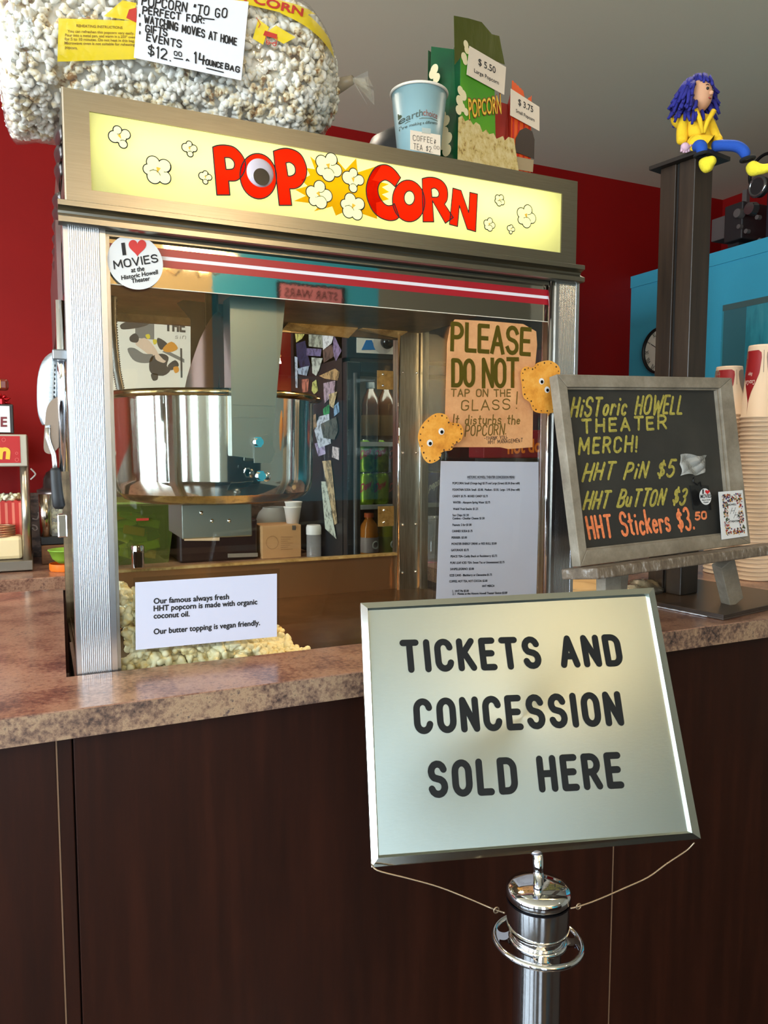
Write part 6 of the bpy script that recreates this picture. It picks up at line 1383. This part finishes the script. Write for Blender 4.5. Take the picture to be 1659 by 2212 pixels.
MB().box(xdo, FX1-.07, FY0+.015, FY0+.02, .2, zh-.045).build('door_pane', glassmat('fridge glass', (226, 232, 230), .6), FR_)
FF = yplane(FY0-.001); 
ppoly(MB(), FF, [(770, 718), (900, 726), (900, 768), (770, 762)], 0, .003).build('header_panel', mat('white header sign', (226, 224, 214), .4), FR_)
ppoly(MB(), FF, [(790, 735), (802, 735), (812, 756), (780, 756)], .003, .004).build('triangle_print', mat('sign blue', (40, 110, 180), .4), FR_)
hb_ = MB(); a, b = FF.px(826, 742); hb_.disc(FF, a, b, .036, .0042, 30); hb_.build('round_print', mat('grey round', (196, 190, 182), .4), FR_)
tag(MB().ball(FF.P(*FF.px(829, 741), .03), .024, 24, 16).build('black_ball', mat('black gloss ball', (22, 20, 20), .15), None, smooth=True), 'glossy black ball magnet on the white fridge header sign', 'magnet')
shel = [float(U(820, v, 'y', FY0+.07)[2]) for v in (957, 1092, 1206)]
SHM = mat('shelf white strip', (214, 212, 220), .5)
for z in shel+[shel[0]+.30]:
    MB().box(FX0+.031, FX1-.031, FY0+.07, YB-.045, z-.004, z).build('shelf', mat('wire shelf', (150, 146, 140), .4, .5), FR_)
    sl = MB().box(FX0+.05, FX1-.05, FY0+.066, FY0+.070, z-.012, z+.004).build('price_rail', SHM, FR_)
FLt = MB().box(FX0+.034, FX0+.044, FY0+.055, FY0+.065, .25, zh-.08).build('light_strip', mat('lit fridge strip', (255, 250, 236), .4, emit=((255, 246, 226), 7)), FR_)
area('fridge_light', (1.3, FY0+.05, zh-.06), (1.3, FY0+.3, 1.0), .7, .05, 2.5, (1, .93, .82))
def can(x, y, z, m, m2, label, group, word=None, wm=None):
    t = thing('drink_can', (x, y, z), label, 'can', group)
    MB().lathe([(.024, 0), (.031, .008), (.032, .014), (.032, .100), (.030, .108), (.026, .114)], (x, y, z), 24).build('body', m, t, smooth=True)
    MB().lathe([(.026, .114), (.027, .117), (.024, .117), (.023, .114), (0, .113)], (x, y, z), 24).build('lid', mat('can lid', (196, 196, 196), .2, 1.0), t, smooth=True)
    if word:
        s = MB(); V, F = fmesh(word, .03, .3); w0, w1 = V[:, 0].min(), V[:, 0].max(); sc_ = 1.5/(w1-w0)
        for_ = [(x+.0325*math.sin((vx-(w0+w1)/2)*sc_-.35), y-.0325*math.cos((vx-(w0+w1)/2)*sc_-.35), z+.045+vy*.040+(vx-w0)*.012) for vx, vy in V]
        s.add(for_, F); s.build('lettering', wm, t)
LIME = mat('lime can', (150, 184, 52), .28, .5, noise=((84, 130, 40), 22, (1, 1, 1), .45, .6)); DKC = mat('dark can', (52, 44, 50), .28, .5); BLC = mat('blue can', (24, 48, 130), .28, .5)
redm = mat('can red script', (176, 36, 56), .4)
xs_ = [float(U(v, 1050, 'y', FY0+.11)[0]) for v in (790, 821, 852)]
zc_ = shel[1]+.0005
for lv in range(2):
    for k in range(3):
        can(xs_[k], FY0+.11, zc_+lv*.1185, LIME if k < 2 else DKC, None, ['leftmost lime green can of the %s row on the middle fridge shelf', 'second lime green can of the %s row on the middle fridge shelf', 'dark can beside the lime cans in the %s row on the fridge shelf'][k] % ('lower' if lv == 0 else 'upper'), 'cans on the middle fridge shelf', 'Dew', redm)
for lv in range(2):
    xb = float(U(936, 1050, 'y', FY0+.11)[0]); can(xb, FY0+.11, zc_+lv*.1185, BLC, None, '%s blue soda can right of the steel post on the middle shelf' % ('lower' if lv == 0 else 'upper'), 'cans on the middle fridge shelf', 'pepsi' if lv == 0 else None, mat('white script', (222, 222, 226), .4))
def bottle(x, y, z, r, h, body, cap, label, lab, group, mark=None):
    t = thing('drink_bottle', (x, y, z), label, 'bottle', group)
    MB().lathe([(0, 0), (r*.9, 0), (r, .006), (r, h*.52), (r*.94, h*.56), (r, h*.62), (r*.86, h*.74), (r*.45, h*.86), (r*.42, h*.90)], (x, y, z), 26).build('body', body, t, smooth=True)
    MB().cyl((x, y, z+h*.90), (x, y, z+h), r*.52, n=18).build('cap', cap, t, auto=40)
    if lab:
        MB().lathe([(r+.0006, h*.12), (r+.0006, h*.46)], (x, y, z), 26).build('label', lab, t, smooth=True)
        if mark:
            s = MB(); s.tube([(x+(r+.002)*math.sin(.35+.35*math.cos(q_)), y-(r+.002)*math.cos(.35+.35*math.cos(q_)), z+h*.29+h*.08*math.sin(q_)) for q_ in np.linspace(0, 6.2832, 21)[:-1]], .0028, 6, True); s.build('ring_mark', mark, t, smooth=True)
ORL = mat('orange drink', (214, 128, 50), .15, coat=.5); YGL = mat('lime drink', (172, 172, 60), .15, coat=.5); TEA = mat('brown tea', (66, 38, 24), .2, coat=.2); wht = mat('white script', (222, 222, 226), .4)
xo = float(U(797, 1160, 'y', FY0+.11)[0]); xg = float(U(836, 1160, 'y', FY0+.11)[0])
hb2 = float(U(797, 1108, 'y', FY0+.11)[2])-shel[2]
bottle(xo, FY0+.11, shel[2]+.0005, .034, hb2, ORL, mat('orange cap', (238, 110, 60), .4), 'orange sports drink bottle on the lowest visible fridge shelf', mat('lilac label', (176, 160, 170), .4), 'bottles on the lower fridge shelf', wht)
bottle(xg, FY0+.11, shel[2]+.0005, .034, hb2, YGL, mat('lime cap', (190, 190, 70), .4), 'yellow green sports drink bottle beside the orange one in the fridge', mat('green label', (140, 146, 64), .4), 'bottles on the lower fridge shelf', wht)
for k, (v, lb) in enumerate(((800, 'left brown tea bottle on the upper fridge shelf'), (833, 'middle brown tea bottle on the upper fridge shelf'), (868, 'right brown tea bottle on the upper fridge shelf'))):
    bottle(float(U(v, 900, 'y', FY0+.11)[0]), FY0+.11, shel[0]+.0005, .033, .215, TEA, mat('dark cap', (40, 44, 50), .4), lb, mat('tea label', (96, 72, 44), .4), 'tea bottles on the upper fridge shelf')
for k, (v, lb) in enumerate(((800, 'left dark bottle on the top fridge shelf'), (838, 'right dark bottle on the top fridge shelf'))):
    bottle(float(U(v, 820, 'y', FY0+.15)[0]), FY0+.15, shel[0]+.3005, .033, .13, TEA, mat('dark cap', (40, 44, 50)), lb, None, 'bottles on the top fridge shelf')
for k, (v, cl, lb) in enumerate(((915, (186, 150, 130), 'pink grey can right of the steel post on the lower shelf'),)):
    can(float(U(v, 1170, 'y', FY0+.11)[0]), FY0+.11, shel[2]+.0005, mat('blush can', cl, .3, .4), None, lb, 'cans on the lower fridge shelf')
# paper cutouts on the fridge side (the left face looks towards -x)
FS_ = Frame((FX0-.0008, 0, 0), (0, -1, 0), (0, 0, 1))
cuts = [
 ([(637, 714), (662, 716), (652, 732), (640, 740)], (226, 214, 120), 'small yellow and white scrap at the top of the fridge side cutouts'),
 ([(640, 742), (660, 736), (664, 760), (672, 792), (650, 798), (642, 770)], (46, 48, 84), 'dark blue cutout with orange figures high on the fridge side'),
 ([(668, 718), (696, 720), (698, 752), (668, 748)], (176, 178, 160), 'pale green grey cutout under the machine roof on the fridge side'),
 ([(664, 752), (696, 754), (694, 770), (664, 768)], (120, 108, 150), 'violet group photo cutout on the fridge side'),
 ([(698, 720), (724, 722), (718, 742), (700, 756)], (226, 224, 226), 'white paper cutout next to the fridge door edge at the top'),
 ([(722, 724), (738, 758), (726, 780), (718, 760)], (150, 128, 168), 'narrow lilac cutout along the fridge side edge'),
 ([(698, 754), (718, 744), (722, 770), (700, 784)], (110, 84, 76), 'brown photo cutout with red border on the fridge side'),
 ([(674, 772), (698, 774), (690, 800), (684, 812), (676, 806)], (206, 208, 196), 'pale torn page cutout in the middle of the fridge side'),
 ([(638, 770), (644, 772), (644, 838), (640, 838)], (198, 206, 222), 'thin pale blue strip at the back edge of the fridge side'),
 ([(644, 796), (670, 790), (664, 812), (646, 808)], (176, 190, 210), 'light blue scrap below the dark blue cutout'),
 ([(690, 812), (724, 796), (734, 804), (730, 822), (702, 818)], (196, 158, 110), 'tan cardboard curl cutout with yellow word on the fridge side'),
 ([(652, 820), (668, 818), (666, 846), (654, 848)], (200, 120, 100), 'small salmon figure cutout on the fridge side'),
 ([(676, 826), (684, 820), (688, 844), (680, 852), (674, 844)], (206, 204, 120), 'small oval yellow cutout on the fridge side'),
 ([(700, 828), (726, 822), (724, 850), (702, 872)], (186, 160, 176), 'pinkish comic page cutout above the kettle rim on the fridge side'),
 ([(712, 852), (730, 846), (722, 882), (714, 876)], (222, 196, 150), 'cream triangle cutout beside the fridge door edge'),
 ([(698, 884), (712, 872), (712, 892), (700, 902)], (60, 160, 96), 'bright green scrap cutout on the fridge side'),
 ([(722, 878), (732, 868), (734, 890), (722, 900)], (140, 176, 214), 'sky blue scrap cutout by the fridge door edge'),
 ([(690, 900), (712, 894), (714, 930), (716, 958), (690, 968), (680, 930)], (206, 214, 228), 'large pale blue page cutout low on the fridge side'),
 ([(694, 916), (728, 900), (732, 930), (724, 950), (700, 946)], (96, 100, 96), 'grey ink drawing cutout low on the fridge side'),
 ([(672, 900), (684, 894), (686, 922), (676, 930)], (170, 140, 110), 'brown scrap cutout right of the kettle'),
 ([(680, 958), (700, 952), (704, 980), (688, 986)], (190, 176, 214), 'lavender scrap cutout at the bottom of the fridge side'),
 ([(719, 964), (734, 968), (733, 994), (718, 988)], (222, 210, 214), 'small white ticket cutout with pink print near the fridge door'),
 ([(697, 996), (716, 994), (730, 1130), (724, 1134)], (206, 180, 138), 'long tan paper strip hanging low on the fridge side'),
 ([(695, 1040), (706, 1040), (728, 1164), (704, 1142)], (206, 212, 196), 'long pale comic strip hanging below the tan one'),
]
for i, (pts, cl, lb) in enumerate(cuts):
    o = ppoly(MB(), FS_, pts, .0004+.0007*(i % 5), .0008+.0007*(i % 5)); ob_ = o.build('paper_cutout', mat('cutout %d %d %d' % cl, cl, .6, noise=(tuple(int(v*.62) for v in cl), 45, (1, 1, 1), .48, .58)), None); tag(ob_, lb, 'cutout', 'cutouts on the fridge side')
# carafe, red lit snack sign
q = U(934, 1225, 'y', 1.0); cz0 = 0.95
sd = thing('side_table', (1.35, .98, 0), 'dark narrow service shelf behind the machine at the right', 'shelf')
xa = float(U(905, 1230, 'y', .92)[0]); MB().box(xa, xa+.75, .90, 1.12, .955, .985).build('top', LAM, sd, bevel=.002); MB().box(xa+.02, xa+.73, .92, 1.10, 0, .955).build('cabinet', WOOD_DARK, sd)
q = U(938, 1215, 'y', 1.0); kf = thing('glass_carafe', (float(q[0]), 1.0, .985), 'clear glass carafe with a little red drink behind the machine', 'carafe')
zk = .9855; zkt = float(U(938, 1118, 'y', 1.0)[2]); hk = zkt-zk
MB().lathe([(0, 0), (.036, .002), (.046, hk*.10), (.044, hk*.18), (.026, hk*.34), (.024, hk*.72), (.032, hk*.92), (.036, hk)], (q[0], 1.0, zk), 30).build('body', glassmat('carafe glass', (232, 236, 236), 1.0, .02, haze=.14), kf, smooth=True)
MB().lathe([(0, .003), (.034, .004), (.043, hk*.10), (.040, hk*.17), (0, hk*.17)], (q[0], 1.0, zk), 30).build('drink', mat('pink red drink', (186, 48, 66), .2), kf, smooth=True)
MB().tube([(q[0]+.036*math.cos(t), 1.0+.036*math.sin(t), zkt) for t in np.linspace(0, 6.2832, 25)[:-1]], .003, 8, True).build('lip', glassmat('carafe glass'), kf, smooth=True)
FZ = yplane(.95); a = FZ.px(1045, 990); b = FZ.px(1230, 930)
rs = thing('snack_sign', (float(a[0]), .96, .985), 'red box sign with orange lettering behind the kraft paper sign', 'sign')
MB().box(a[0], b[0]+.05, .95, 1.05, a[1], b[1]).build('sign_box', mat('deep red sign', (128, 20, 34), .35), rs, bevel=.004)
x = MB(); printed(x, FZ, 'hot dogs', (1096, 980), (1190, 974), (1096, 952), .001, .03); x.build('lettering', mat('orange lettering', (238, 130, 30), .4), rs)
MB().box(a[0]+.02, b[0]+.03, .96, 1.04, .9855, a[1]).build('glass_case', glassmat('snack case', (228, 226, 220), .8, haze=.08), rs)
